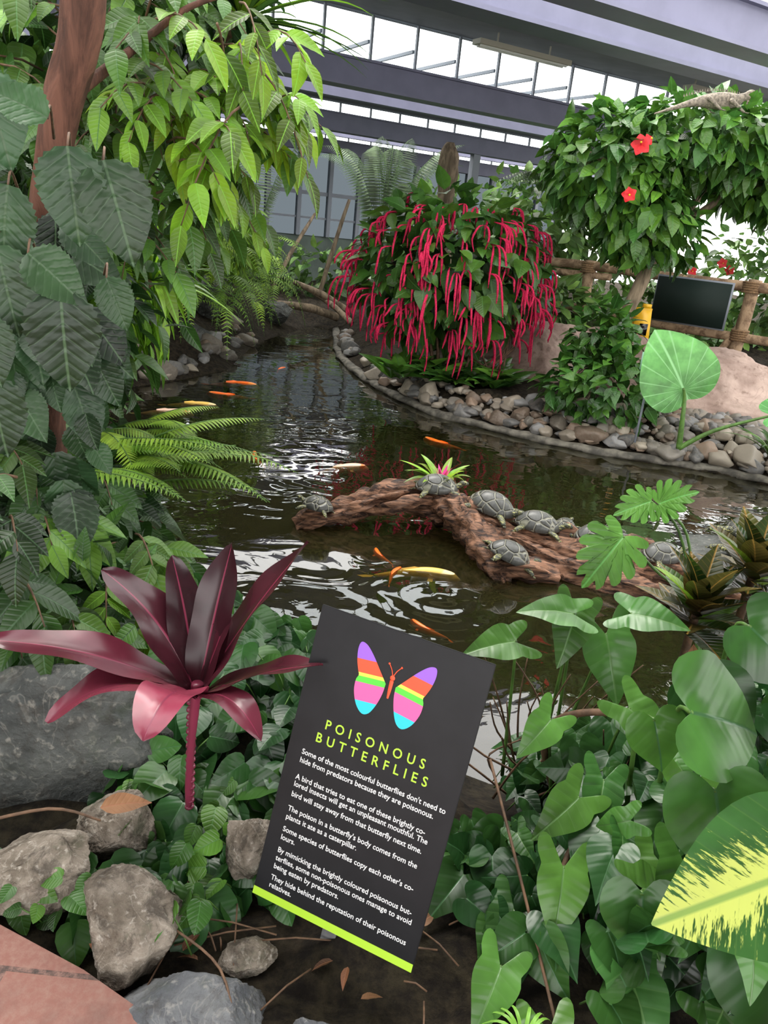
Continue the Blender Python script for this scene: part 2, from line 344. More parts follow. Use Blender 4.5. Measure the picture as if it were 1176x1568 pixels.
def ell(acc,c,r,m,rot=None,ns=14,nr=10,zf=None):
    V=[]
    for i in range(nr+1):
        th=math.pi*i/nr
        for k in range(ns):
            a=2*math.pi*k/ns; v=A([math.sin(th)*math.cos(a),math.sin(th)*math.sin(a),math.cos(th)])
            if zf and v[2]<0: v[2]*=zf
            V.append(v*A(r))
    V=A(V)
    if rot is not None: V=V@A(rot).T
    F=[(i*ns+k,(i+1)*ns+k,(i+1)*ns+(k+1)%ns,i*ns+(k+1)%ns) for i in range(nr) for k in range(ns)]
    acc.add(V+A(c),[A(F)],m)
def box(acc,c,sz,m,ax=None):
    s=A(sz)/2; V=A([(x,y,z) for x in(-1,1) for y in(-1,1) for z in(-1,1)])*s
    if ax is not None: V=V[:,0:1]*A(ax[0])+V[:,1:2]*A(ax[1])+V[:,2:3]*A(ax[2])
    acc.add(V+A(c),[A([(0,1,3,2),(4,6,7,5),(0,4,5,1),(2,3,7,6),(0,2,6,4),(1,5,7,3)])],m)
def ico(sub):
    b=bmesh.new(); bmesh.ops.create_icosphere(b,subdivisions=sub,radius=1); b.verts.ensure_lookup_table()
    V=A([v.co[:] for v in b.verts]); F=A([[v.index for v in f.verts] for f in b.faces]); b.free(); return V,F
I5=ico(6); I2=ico(3)
def rock(acc,c,r,seed,m,ang=.35,rz=0,I=None):
    V,F=I or I5; out=[]; rr=random.Random(seed)
    pl=[(Vector((rr.gauss(0,1),rr.gauss(0,1),rr.gauss(0,1))).normalized(),rr.uniform(.6,.85)) for _ in range(13)]
    for v in V:
        p=Vector(v); s=seed*7.3
        q=1+ang*noise.noise(p*1.1+Vector((s,0,0)))+.4*ang*noise.noise(p*2.3+Vector((0,s,0)))
        w=p*q
        for nn,th in pl:
            dd=w.dot(nn)-th
            if dd>0: w-=nn*dd*.92
        w*=1+.10*ang*noise.noise(p*5+Vector((0,0,s)))+.09*ang*noise.noise(p*13+Vector((0,0,s)))
        out.append(w[:])
    out=A(out)*A(r)*1.15; cz,sz=math.cos(rz),math.sin(rz); out=out@A([[cz,sz,0],[-sz,cz,0],[0,0,1]]); acc.add(out+A(c),[F],m)
def blade(acc,p0,p1,p2,w,m,n=14,fold=.3,side=None,col=(.5,.5,.5),nc=4,prof=None,tw=0,wav=0):
    p0,p1,p2=A(p0,float),A(p1,float),A(p2,float); V=[];U=[]
    for i in range(n+1):
        t=i/n; P=(1-t)**2*p0+2*t*(1-t)*p1+t*t*p2; D=nrm(2*(1-t)*(p1-p0)+2*t*(p2-p1)+1e-6)
        S=np.cross(D,[0,0,1]) if side is None else A(side,float)-D*np.dot(side,D); S=nrm(S); Nn=np.cross(S,D)
        if tw: a=tw*t; S,Nn=S*math.cos(a)+Nn*math.sin(a),Nn*math.cos(a)-S*math.sin(a)
        ww=w*(prof(t) if prof else (max(.02,math.sin(math.pi*min(1,(.06+.94*t)**.8)))**.75))
        for u in np.linspace(-1,1,nc+1):
            V.append(P+S*u*ww+Nn*(abs(u)*ww*fold+wav*w*math.sin(t*13+u)*abs(u))); U.append((u*.3,t,0))
    F=[(i*(nc+1)+j,i*(nc+1)+j+1,(i+1)*(nc+1)+j+1,(i+1)*(nc+1)+j) for i in range(n) for j in range(nc)]
    acc.add(V,[A(F)],m,A(U),col)
def frond(acc,base,mid,tip,n,plen,m='fern',tp='pin',col=None,w=1.,curl=.2,stem='stem',droop=.1):
    p0,p1,p2=A(base,float),A(mid,float),A(tip,float); t=np.linspace(.12,1,n)[:,None]
    P=(1-t)**2*p0+2*t*(1-t)*p1+t*t*p2; D=nrm(2*(1-t)*(p1-p0)+2*t*(p2-p1)); S=nrm(np.cross(D,[0,0,1])); Nn=np.cross(S,D)
    L=plen*np.sin(np.pi*(.12+.88*t[:,0])**.8)**.8*1.0+.004
    c=A([RS.rand(),RS.rand(),0]) if col is None else A(col)
    for sg in (-1,1):
        leaves(acc,tp,m,P,nrm(S*sg+D*.45+A([0,0,-droop])),Nn,L,w,curl,np.clip(c+RS.randn(n,3)*.1,0,1))
    tt=np.linspace(0,1,8)[:,None]; tube(acc,(1-tt)**2*p0+2*tt*(1-tt)*p1+tt*tt*p2,np.linspace(.006,.002,8),stem,5)

# ---------------------------------------------------------------- pond / terrain
poly=A([(-1.30,3.5),(-.75,3.05),(-.1,2.6),(.45,2.2),(.9,2.15),(1.4,2.6),(1.9,3.4),(2.7,4.2),(4.2,5.2),(6.5,5.7),(6.5,6.2),(4.6,6.45),(3.44,6.76),(3.07,6.99),(2.48,7.08),(1.72,7.31),(.795,7.84),(.32,8.28),(-.13,9.04),(-.56,10.11),(-.91,11.56),(-1.19,14.04),(-1.73,14.3),(-2.1,12.6),(-2.25,11.28),(-2.15,9.4),(-2.55,8.4),(-3.0,7.7),(-3.3,6.8),(-3.0,5.8),(-1.95,4.9),(-1.5,4.2)])
def sdist(X,Y):
    d=np.full(X.shape,1e9); ins=np.zeros(X.shape,bool); n=len(poly)
    for i in range(n):
        a=poly[i];b=poly[(i+1)%n]; e=b-a; wx=X-a[0]; wy=Y-a[1]
        t=np.clip((wx*e[0]+wy*e[1])/(e@e),0,1); d=np.minimum(d,np.hypot(wx-t*e[0],wy-t*e[1]))
        c=((a[1]>Y)!=(b[1]>Y)); xx=a[0]+(Y-a[1])/(b[1]-a[1]+1e-12)*(b[0]-a[0]); ins^=c&(X<xx)
    return np.where(ins,-d,d)
ss=lambda x: (lambda c: c*c*(3-2*c))(np.clip(x,0,1))
def height(X,Y):
    X=A(X,float);Y=A(Y,float); s=sdist(X,Y)
    h=np.where(s>0,-.26+.22*ss(s/.45),-.3-.55*ss(-s/.5)+.04)
    h=h+np.where(s>0,1,0)*(1.1*ss((s-.2)/2.5)*ss((-X-1.2)/.8)*ss((Y-6)/2)*ss((15.5-Y)/2)+.25*ss((s-.6)/2)*ss((Y-7)/1.5)*ss((X)/1.)+.3*ss((-X-.9)/1)*ss((Y-1.8)/1)*ss((s-.3)/1)*ss((15.5-Y)/2))
    return h
xs=np.arange(-12,14.1,.12); ys=np.arange(-3,34,.12); GX,GY=np.meshgrid(xs,ys); H=height(GX,GY)
H+=np.where(H>-.25,1,.3)*(.03*np.sin(GX*9+GY*3)*np.sin(GY*7)+.02*RS.randn(*H.shape))*np.where(sdist(GX,GY)>.3,1,.2)
nx=len(xs); ny=len(ys); idx=np.arange(nx*ny).reshape(ny,nx)
ac=Acc('soil'); ac.add(np.stack([GX,GY,H],-1).reshape(-1,3),[np.stack([idx[:-1,:-1],idx[:-1,1:],idx[1:,1:],idx[1:,:-1]],-1).reshape(-1,4)],'soil'); ac.obj('ground')
ac=Acc('water'); ac.add([(-4,1.8,-.3),(7.2,1.8,-.3),(7.2,15,-.3),(-4,15,-.3)],[A([(0,1,2,3)])],'water'); ac.obj('pond_water')
ac=Acc('brick'); pe=[(-3,1.7),(-1.5,1.42),(-.75,1.25),(-.53,1.165),(-.36,1.08),(-.15,.97),(.1,.9),(.6,.86),(3,.9),(3,-2.5),(-3,-2.5)]
ac.add([(x,y,.02) for x,y in pe]+[(x,y,-.12) for x,y in pe],[A([list(range(11))[::-1]])]+[A([[i,(i+1)%11,11+(i+1)%11,11+i]]) for i in range(11)],'brick'); ac.obj('brick_path',smooth=False)
ac=Acc('lip'); sh=[tuple(poly[i])+(-.28,) for i in range(11,22)]; tube(ac,sh,.05,'lip',10,8,(1.4,.8),amp=.7,fr=6); ac.obj('pond_edge_stone')
# pebbles
def pebbles(name,N,fn,smin,smax,dk=.62):
    ac=Acc('peb'); var=[]
    for k in range(5):
        a=Acc(); rock(a,(0,0,0),(1,1,1),k+31,'peb',.35,0,I2); var.append(a.v[0])
    V0=A(var); F=I2[1]
    P=fn(N); N=len(P); n=V0.shape[1]
    S=(smin+(smax-smin)*RS.rand(N,1)**2)*A([1,.8,.6])*(.8+.4*RS.rand(N,3)); R=RS.rand(N)*6.3
    W=V0[RS.randint(0,5,N)]*S[:,None]; c,s_=np.cos(R)[:,None],np.sin(R)[:,None]
    W=np.stack([W[...,0]*c-W[...,1]*s_,W[...,0]*s_+W[...,1]*c,W[...,2]],-1)+P[:,None]
    base=dk*A([(.20,.18,.15),(.32,.27,.21),(.13,.13,.13),(.42,.36,.28),(.28,.19,.13),(.3,.3,.3)])[RS.randint(0,6,N)]*(.5+.9*RS.rand(N,1))
    ac.add(W.reshape(-1,3),[(F[None]+(np.arange(N)*n)[:,None,None]).reshape(-1,3)],'peb',c=np.repeat(base,n,0)); return ac.obj(name)
def far_band(N):
    X=RS.uniform(-.4,4.6,N*6);Y=RS.uniform(6.4,9.6,N*6); s=sdist(X,Y); lim=.35+.5*ss((X-1)/1.5)+.3*ss((X-2.6)/1)
    k=(s>.03)&(s<lim)&(Y>6.45); X=X[k][:N];Y=Y[k][:N]; return np.stack([X,Y,height(X,Y)+.035+.02*RS.rand(len(X))],1)
pebbles('pebble_shore',760,far_band,.035,.12,.62)
def edge_band(N):
    X=RS.uniform(-1.1,4.6,N*40);Y=RS.uniform(6.4,13,N*40); s=sdist(X,Y); k=(s>.05)&(s<.16)&(Y>6.45); X=X[k][:N];Y=Y[k][:N]; return np.stack([X,Y,height(X,Y)+.05],1)
pebbles('shore_edge_stones',60,edge_band,.09,.17,.62)
def left_band(N):
    X=RS.uniform(-3.6,-1.8,N*6);Y=RS.uniform(7.4,12,N*6); s=sdist(X,Y); k=(s>.0)&(s<.35); X=X[k][:N];Y=Y[k][:N]; return np.stack([X,Y,height(X,Y)+.02],1)
pebbles('pebble_bank',45,left_band,.07,.2,.5)

# rocks
def R1(name,c,r,seed,m,rz=0,ang=.35):
    a=Acc(m); rock(a,(0,0,0),r,seed,m,ang,rz); o=a.obj(name); o.location=c; return o
R1('grey_slab_rock',(-.88,1.80,.06),(.36,.15,.28),3,'rgrey',.15)
R1('tan_rock',(-.74,1.38,.03),(.14,.11,.09),4,'rtan')
R1('tan_rock',(-.46,1.29,.03),(.115,.115,.11),5,'rtan',.6)
R1('tan_rock',(-.60,1.56,.02),(.12,.10,.09),6,'rtan')
R1('grey_flat_rock',(-.28,1.10,-.01),(.17,.10,.07),7,'rslate',-.15)
R1('tan_rock',(.02,1.07,-.03),(.10,.07,.06),8,'rslate')
R1('tan_rock',(.17,1.06,-.04),(.09,.07,.06),9,'rtan')
R1('brown_rock',(-.24,1.53,.03),(.07,.07,.09),10,'rtan')
R1('tan_rock',(-.20,1.27,-.02),(.05,.05,.04),22,'rtan')
R1('pink_boulder',(1.75,9.5,.15),(.75,.55,.5),11,'rpink',0,.3)
R1('pink_boulder',(3.45,8.6,.05),(1.25,.7,.52),12,'rpink',-.2,.3)
R1('pink_boulder',(2.65,9.3,.1),(.8,.6,.5),13,'rpink',.2,.3)
R1('bank_rock',(-2.75,9.9,-.05),(.36,.3,.22),14,'rgrey')
R1('bank_rock',(-3.15,8.8,-.05),(.4,.3,.2),15,'rtan')
R1('bank_rock',(-2.2,13.2,.0),(.3,.25,.18),16,'rgrey')
R1('bank_rock',(-2.9,11.2,.3),(.4,.3,.35),17,'rgrey')

# ---------------------------------------------------------------- driftwood log
ac=Acc('log')
tube(ac,[(-.54,4.56,-.31),(-.42,4.58,-.23),(-.2,4.66,-.18),(.02,4.76,-.12),(.2,4.80,-.11),(.42,4.74,-.13),(.66,4.6,-.18),(.95,4.48,-.21),(1.3,4.4,-.23),(1.7,4.28,-.24),(2.2,4.1,-.3)],[.05,.075,.08,.095,.11,.13,.14,.135,.135,.12,.05],'log',44,14,(1,.85),amp=.6,fr=7,seed=2,ridge=.65)
tube(ac,[(.30,4.74,-.11),(.46,4.6,-.10),(.58,4.4,-.17),(.68,4.18,-.25),(.74,4.05,-.35)],[.07,.11,.10,.08,.05],'log',32,12,(1,.85),amp=.5,fr=8,seed=5,ridge=.6)
tube(ac,[(.55,4.55,-.14),(.8,4.36,-.19),(1.1,4.22,-.24),(1.5,4.05,-.28),(1.8,3.95,-.32)],[.04,.06,.065,.075,.04],'log',28,12,amp=.6,fr=8,seed=9,ridge=.6)
tube(ac,[(-.1,4.68,-.2),(.05,4.62,-.13),(.22,4.66,-.08),(.35,4.7,-.10)],[.025,.04,.04,.03],'log',20,10,amp=.5,fr=8,seed=12,ridge=.5)
tube(ac,[(.65,4.12,-.28),(.85,4.1,-.24),(1.05,4.1,-.27)],[.04,.07,.04],'log',20,10,amp=.5,fr=8,seed=15,ridge=.5)
tube(ac,[(.9,4.45,-.16),(1.1,4.3,-.17),(1.35,4.24,-.2),(1.6,4.14,-.24)],[.02,.04,.045,.02],'log',20,10,amp=.5,fr=8,seed=19,ridge=.5)
ac.obj('driftwood_log')
# ---------------------------------------------------------------- turtles
def turtle(loc,yaw,L,seed=0,roll=0,neck=.5):
    a=Acc('shell','tskin','black'); s=L
    V=[];nr,ns=10,28
    for i in range(nr+1):
        r=i/nr
        for k in range(ns):
            an=2*math.pi*k/ns; z=.30*(1-r**2.6)+.03; rr=r*(1+.04*math.cos(2*an))
            if i==nr: z=.005
            x=rr*.5*math.cos(an); y=rr*.40*math.sin(an); z+=.012*math.exp(-(y/.03)**2)*(1-r)
            V.append((x*s,y*s,(z+.07)*s))
    for k in range(ns):
        an=2*math.pi*k/ns; V.append((.46*s*math.cos(an),.36*s*math.sin(an),.035*s))
    F=[(i*ns+k,(i+1)*ns+k,(i+1)*ns+(k+1)%ns,i*ns+(k+1)%ns) for i in range(nr+1) for k in range(ns)]
    a.add(V,[A(F)],'shell')
    ell(a,(0,0,.06*s),(.45*s,.34*s,.05*s),'tskin')
    hx=.5+.18*neck
    tube(a,[(.36*s,0,.09*s),(.48*s,0,.12*s),(hx*s,0,.19*s)],[.085*s,.07*s,.06*s],'tskin',12,5)
    ell(a,((hx+.05)*s,0,.215*s),(.105*s,.07*s,.062*s),'tskin')
    ell(a,((hx+.13)*s,0,.205*s),(.045*s,.045*s,.04*s),'tskin')
    for y in (-1,1): ell(a,((hx+.08)*s,y*.058*s,.235*s),(.017*s,.012*s,.017*s),'black',ns=8,nr=6)
    for x,y,fx in ((.33,1,.5),(.33,-1,.5),(-.32,1,-.45),(-.32,-1,-.45)):
        tube(a,[(x*.9*s,y*.26*s,.07*s),(fx*.85*s,y*.40*s,.06*s),(fx*s,y*.47*s,.015*s)],[.075*s,.065*s,.05*s],'tskin',10,4,(1,.7))
        for q in range(4):
            aa=math.atan2(y,math.copysign(1,fx))+(q-1.5)*.35
            tube(a,[(fx*s,y*.47*s,.015*s),(fx*s+.075*s*math.cos(aa),y*.47*s+.075*s*math.sin(aa),.004*s)],[.018*s,.006*s],'tskin',6)
    tube(a,[(-.45*s,0,.06*s),(-.55*s,.02*s,.03*s),(-.62*s,.05*s,.01*s)],[.03*s,.018*s,.004*s],'tskin',8,4)
    o=a.obj('turtle'); o.matrix_world=Matrix.Translation(loc)@Matrix.Rotation(yaw,4,'Z')@Matrix.Rotation(roll,4,'Y'); return o
turtle((-.42,4.54,-.16),2.9,.20,roll=-.1)
turtle((.32,4.74,-.03),.2,.28)
turtle((.67,4.60,-.075),-.5,.31,roll=.15)
turtle((.95,4.47,-.115),-.2,.28,roll=.05)
turtle((1.13,4.52,-.12),1.0,.18)
turtle((1.30,4.40,-.13),.3,.27)
turtle((.74,4.12,-.19),.1,.27,roll=.35)
turtle((1.66,4.24,-.14),.4,.26)
turtle((1.47,4.40,-.14),2.4,.19)
turtle((2.48,4.95,-.19),-2.6,.36)
turtle((2.36,4.60,-.20),-2.7,.36)
turtle((2.05,4.35,-.22),.6,.24)
ac=Acc('rgrey'); rock(ac,(0,0,0),(.45,.4,.12),21,'rgrey'); o=ac.obj('basking_rock'); o.location=(2.45,4.75,-.29)
# bromeliad on log
ac=Acc('brom','pink')
for k in range(18):
    an=k*2.4; L=.15+.16*((k*7)%5)/5; d=A([math.cos(an),math.sin(an),0]); b=A([.36,4.90,-.06])
    blade(ac,b,b+d*L*.45+A([0,0,.13]),b+d*L*1.05+A([0,0,.06+.05*(k%3)]),.028,'brom',col=(RS.rand(),RS.rand(),0))
for k in range(6):
    an=k*1.05; d=A([math.cos(an),math.sin(an),0]); b=A([.36,4.90,-.02]); blade(ac,b,b+d*.03+A([0,0,.05]),b+d*.06+A([0,0,.11]),.014,'pink')
ac.obj('bromeliad')
# koi
def koi(loc,yaw,L,m,bend=.15):
    a=Acc(m); t=np.linspace(0,1,14); x=(t-.5)*L; y=bend*L*np.sin(t*math.pi*1.3)*.5
    R=L*.085*np.sin(np.pi*np.clip(t**.65,0,1))**.8*(1-.35*t)+L*.012
    tube(a,np.stack([-x,y,0*x],1),R,m,14,2,(.85,1.1))
    ex,ey=-x[-1],y[-1]
    for sg in (-1,1):
        V=[(ex,ey,0.0),(ex-.10*L,ey+sg*.02*L,.01*L),(ex-.20*L,ey+sg*.07*L,.02*L),(ex-.13*L,ey+sg*.07*L,.0),(ex-.04*L,ey+sg*.03*L,-.01*L)]
        a.add(V,[A([[0,1,2,3,4]])],m)
        fx=-x[4]; fy=y[4]; a.add([(fx,fy+sg*.05*L,-.01*L),(fx-.02*L,fy+sg*.14*L,-.02*L),(fx-.08*L,fy+sg*.13*L,-.02*L),(fx-.06*L,fy+sg*.05*L,-.01*L)],[A([[0,1,2,3]])],m)
    a.add([(-x[5],y[5],.07*L),(-x[7],y[7],.10*L),(-x[9],y[9],.08*L),(-x[9],y[9],.04*L)],[A([[0,1,2,3]])],m)
    o=a.obj('koi_fish'); o.matrix_world=Matrix.Translation(loc)@Matrix.Rotation(yaw,4,'Z')
for (x,y,yw,L,m) in [(.47,7.04,2.5,.42,'koi1'),(-1.84,8.67,.1,.55,'koi1'),(-1.80,8.09,3.1,.45,'koi1'),(.23,4.05,.05,.50,'koi2'),(-2.15,7.1,.2,.5,'koi3'),(-1.05,5.93,1.9,.4,'koi1'),(-.36,5.92,.5,.45,'koi3'),(.10,4.0,1.2,.24,'koi1'),(.28,3.41,2.4,.24,'koi1'),(-1.5,9.8,1.3,.35,'koi1'),(-2.0,7.5,.1,.5,'koi2'),(.02,4.25,2.0,.24,'koi1')]:
    koi((x,y,-.3-.055*L-.004),yw,L,m)

# ---------------------------------------------------------------- SIGN
P0=A([-.116,1.565,.730]); X=nrm(A([.384,-.153,-.019])); Yv=nrm(A([.079,.175,.699])); Yv=nrm(Yv-X*(X@Yv)); Zv=np.cross(X,Yv); W_,H_=.4138,.725
cen=P0+X*W_/2-Yv*H_/2
MW=Matrix(((X[0],Yv[0],Zv[0],cen[0]),(X[1],Yv[1],Zv[1],cen[1]),(X[2],Yv[2],Zv[2],cen[2]),(0,0,0,1)))
sg=empty('information_sign'); sg.matrix_world=MW
def child(o): o.parent=sg; o.matrix_parent_inverse=Matrix.Identity(4); return o
bm=bmesh.new(); bmesh.ops.create_cube(bm,size=1); bmesh.ops.scale(bm,vec=(W_,H_,.006),verts=bm.verts); bmesh.ops.bevel(bm,geom=list(bm.edges),offset=.0012,segments=2,affect='EDGES')
me=bpy.data.meshes.new('board'); bm.to_mesh(me); bm.free(); me.materials.append(mt['sblack']); o=bpy.data.objects.new('board',me); COL.objects.link(o); child(o)
a=Acc('s_green'); box(a,(0,-H_/2+.010,.0034),(W_-.001,.0195,.0008),'s_green'); child(a.obj('green_strip',smooth=False))
a=Acc('metal'); box(a,(.0,-.30,-.010),(.035,.62,.012),'metal'); child(a.obj('stake',smooth=False))
def text(s,u,v,size,m,sx=1,sp=1,al='LEFT',off=0):
    cu=bpy.data.curves.new('t','FONT'); cu.body=s; cu.size=size; cu.space_character=sp; cu.align_x=al; cu.offset=off; cu.extrude=.0002; cu.resolution_u=3
    t=bpy.data.objects.new('t',cu); COL.objects.link(t); bpy.context.view_layer.update()
    me=bpy.data.meshes.new_from_object(t.evaluated_get(bpy.context.evaluated_depsgraph_get())); w=t.dimensions.x
    bpy.data.objects.remove(t)
    me.materials.clear(); me.materials.append(mt[m]); o=bpy.data.objects.new('text_line',me); COL.objects.link(o); child(o)
    o.location=((u-.5)*W_,(.5-v)*H_,.0036); o.scale=(sx if sx>0 else -sx/w,1,1); return w
text('POISONOUS',.485,.378,.032,'s_green',-.245,1.75,'CENTER',.0004)
text('BUTTERFLIES',.485,.428,.032,'s_green',-.275,1.75,'CENTER',.0004)
ref=text("lored insects will get an unpleasant mouthful. The",.09,.590+.006,.0185,'s_white',-.335,1,'LEFT',.0002)
k=.335/ref
for s_,v in [("Some of the most colourful butterflies don't need to",.478),("hide from predators because they are poisonous.",.507),("A bird that tries to eat one of these brightly co-",.565),("bird will stay away from that butterfly next time.",.625),("The poison in a butterfly's body comes from the",.675),("plants it ate as a caterpillar.",.704),("Some species of butterflies copy each other's co-",.748),("lours.",.777),("By mimicking the brightly coloured poisonous but-",.822),("terflies, some non-poisonous ones manage to avoid",.851),("being eaten by predators.",.880),("They hide behind the reputation of their poisonous",.920),("relatives.",.947)]:
    text(s_,.09,v+.006,.0185,'s_white',k,1,'LEFT',.0002)
# butterfly
a=Acc()
wing=[(.012,.0),(.03,.022),(.055,.052),(.075,.070),(.090,.072),(.094,.055),(.090,.03),(.082,.008),(.078,-.002),(.082,-.015),(.080,-.04),(.068,-.068),(.050,-.084),(.034,-.078),(.022,-.055),(.014,-.025)]
wing=[(float(a_),float(b_)) for a_,b_,_ in smooth_path([(x,y,0) for x,y in wing+[wing[0]]],4)[:-1]]
bands=[(.045,9,'s_purple'),(.014,.045,'s_orange'),(.006,.014,'s_yellow'),(-.008,.006,'s_lime'),(-.05,-.008,'s_pink'),(-9,-.05,'s_cyan')]
def clip(pl,axis_n,c,sgn):
    out=[]
    for i in range(len(pl)):
        p=A(pl[i]);q=A(pl[(i+1)%len(pl)]); dp=sgn*(p@axis_n-c); dq=sgn*(q@axis_n-c)
        if dp>=0: out.append(tuple(p))
        if dp*dq<0: out.append(tuple(p+(q-p)*dp/(dp-dq)))
    return out
for sgx in (-1,1):
    for lo,hi,m in bands:
        pl=clip(wing,A([0.12,1.]),lo,1); pl=clip(pl,A([.12,1.]),hi,-1) if len(pl)>2 else []
        if len(pl)>2:
            c=np.mean(A(pl),0); V=[(c[0],c[1])]+pl; n=len(pl)
            a.add([(sgx*x*1.0,y,0) for x,y in V],[A([(0,1+i,1+(i+1)%n) for i in range(n)])],m)
tube(a,[(0,-.03,0),(0,-.01,0),(0,.012,0)],[.002,.004,.0045],'s_orange',8,3,(1,.3)); ell(a,(0,.018,0),(.006,.006,.001),'s_orange')
for sx in (-1,1):
    tube(a,[(0,.02,0),(sx*.006,.035,0),(sx*.014,.046,0)],[.0012,.001,.001],'s_orange',6,4); ell(a,(sx*.015,.047,0),(.0025,.0025,.0008),'s_orange',ns=8,nr=6)
o=child(a.obj('butterfly_logo',smooth=False)); o.location=(-.003,(.5-.17)*H_,.0042)

# ---------------------------------------------------------------- cordyline
ac=Acc('cord','twig'); B=A([-.41,1.60,.42])
tube(ac,[(-.43,1.62,-.05),(-.43,1.61,.15),(-.42,1.60,.32),(-.41,1.60,.46)],[.011,.010,.010,.015],'cord',12,10,amp=.3,fr=90,c=(.4,.9,0))
for z in np.arange(0,.42,.022): tube(ac,[(-.43+.012*z,1.617-.02*z,z),(-.43+.012*z,1.617-.02*z,z+.006)],[.0135,.0115],'cord',12,c=(.8,1,0))
cp=lambda t: .16*(1-t)+ (math.sin(math.pi*min(1,max(0,t))**1.02)**.58)*(1-.10*(1-t)) if t<1 else .01
for tip,mid,w,c in [((-.17,1.68,.83),(-.31,1.66,.63),.066,(.3,.3,0)),((-.36,1.72,.79),(-.39,1.68,.62),.056,(.15,.1,0)),((-.66,1.66,.71),(-.50,1.66,.60),.070,(.25,.2,0)),((-.84,1.46,.61),(-.58,1.52,.59),.062,(.6,.6,0)),((-.68,1.38,.47),(-.56,1.46,.60),.062,(.7,.8,0)),((-.10,1.50,.61),(-.24,1.55,.56),.050,(.4,.4,0)),((-.44,1.29,.52),(-.42,1.40,.62),.062,(.8,1,0)),((-.22,1.43,.44),(-.30,1.48,.56),.038,(.5,.5,0)),((-.52,1.76,.72),(-.46,1.70,.58),.052,(.1,.1,0)),((-.34,1.66,.66),(-.37,1.64,.56),.034,(.2,.3,0))]:
    blade(ac,B,mid,tip,w,'cord',24,.24,col=c,nc=6,prof=cp,tw=RS.uniform(-.2,.2),wav=.10)
ac.obj('cordyline_plant')
# ---------------------------------------------------------------- ivy ground cover left
def groundcover(name,N,xr,yr,zamp,size,tp,m,mask=None,yng=(0,.8),stem=True,bright=(0,1)):
    ac=Acc(m,'stem'); X=RS.uniform(*xr,N);Y=RS.uniform(*yr,N)
    if mask is not None: k=mask(X,Y); X=X[k];Y=Y[k]
    n=len(X); g=height(X,Y); top=zamp(X,Y) if callable(zamp) else zamp
    Z=g+.02+top*RS.rand(n)**.7; P=np.stack([X,Y,Z],1)
    dr=nrm(np.stack([RS.randn(n),RS.randn(n)-.7,RS.randn(n)*.3-.35],1)); nm=nrm(np.stack([RS.randn(n)*.45,RS.randn(n)*.4-.55,np.ones(n)],1))
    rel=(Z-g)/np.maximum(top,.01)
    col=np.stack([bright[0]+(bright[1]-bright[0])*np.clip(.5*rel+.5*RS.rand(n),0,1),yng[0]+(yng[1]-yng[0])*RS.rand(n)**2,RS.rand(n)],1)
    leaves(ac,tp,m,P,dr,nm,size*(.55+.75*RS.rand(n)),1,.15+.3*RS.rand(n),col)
    if stem:
        for i in range(0,n,3):
            p=P[i]; q=p-dr[i]*.06-A([0,0,.1]); tube(ac,[p,(p+q)/2+A([0,0,.01]),q],.0022,'stem',4)
    return ac.obj(name)
near=lambda X,Y: (sdist(X,Y)>-.05)
clear=[(-.74,1.38,.13),(-.46,1.27,.12),(-.60,1.54,.08),(-.28,1.12,.2),(-.86,1.62,.19),(.0,1.2,.25),(-1.0,1.6,.17),(-.12,1.30,.13)]
def mk1(X,Y):
    k=near(X,Y)&(Y>1.22+(-.35-X)*.25)
    for x,y,r in clear: k&=((X-x)**2+(Y-y)**2>r*r)
    return k
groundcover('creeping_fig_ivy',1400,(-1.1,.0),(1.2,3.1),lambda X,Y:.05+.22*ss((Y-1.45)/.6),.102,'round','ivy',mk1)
groundcover('creeping_fig_vine',120,(-.75,-.25),(1.22,1.7),.12,.06,'round','hib',lambda X,Y:(Y>1.25)&(np.abs(X+.56)<.05)|(np.abs(X+.35)<.06)|((X<-.6)&(Y<1.33)&(Y>1.27)),yng=(.1,.8))
# ---------------------------------------------------------------- left shrubs
def rs_c(n,fn):
    out=[]
    while len(out)<n:
        c=fn()
        if c is not None: out.append(c)
    return out
def shr():
    x=RS.uniform(-2.0,-.62); y=RS.uniform(1.9,3.9)
    if x>-.32*y-.02: return None
    lim=.12+.5*ss((-.32*y-x)/.4)+.35*ss((-.42*y-x)/.4)
    return (x,y,lim*RS.uniform(0,1)**.6+.03)
ac=Acc('dark','mid','twig')
C=rs_c(190,shr); D=[(RS.randn()*.5+.3,RS.randn()*.4-.8,.25) for _ in C]
twigs(ac,'ov','dark',C[:140],D[:140],6,.18,.15,.5,1.1,.3,(0,.7))
twigs(ac,'ov','mid',C[140:],D[140:],6,.17,.135,.5,1.,.3,(0,.6),(0,.8))
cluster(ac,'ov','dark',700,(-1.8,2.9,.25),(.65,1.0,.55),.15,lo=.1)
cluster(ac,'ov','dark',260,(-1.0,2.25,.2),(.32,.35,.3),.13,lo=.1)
ac.obj('glossy_leaf_shrub')
ac=Acc('bright','mid','twig')
C=[(-.74,2.25,.36),(-.86,2.2,.40),(-.82,2.4,.48),(-1.0,2.35,.55),(-1.08,2.25,.60),(-.78,2.5,.42),(-.97,2.2,.3)]
twigs(ac,'ov','bright',C[:2],[(.2,-.6,-.2)]*2,7,.13,.13,.7,.85,.25,(0,.4),(0,.5))
twigs(ac,'ov','mid',C[2:],[(.4,-.6,.1)]*5,7,.16,.14,.5,.9,.2,(.3,1),(.2,.8))
ac.obj('young_shrub')
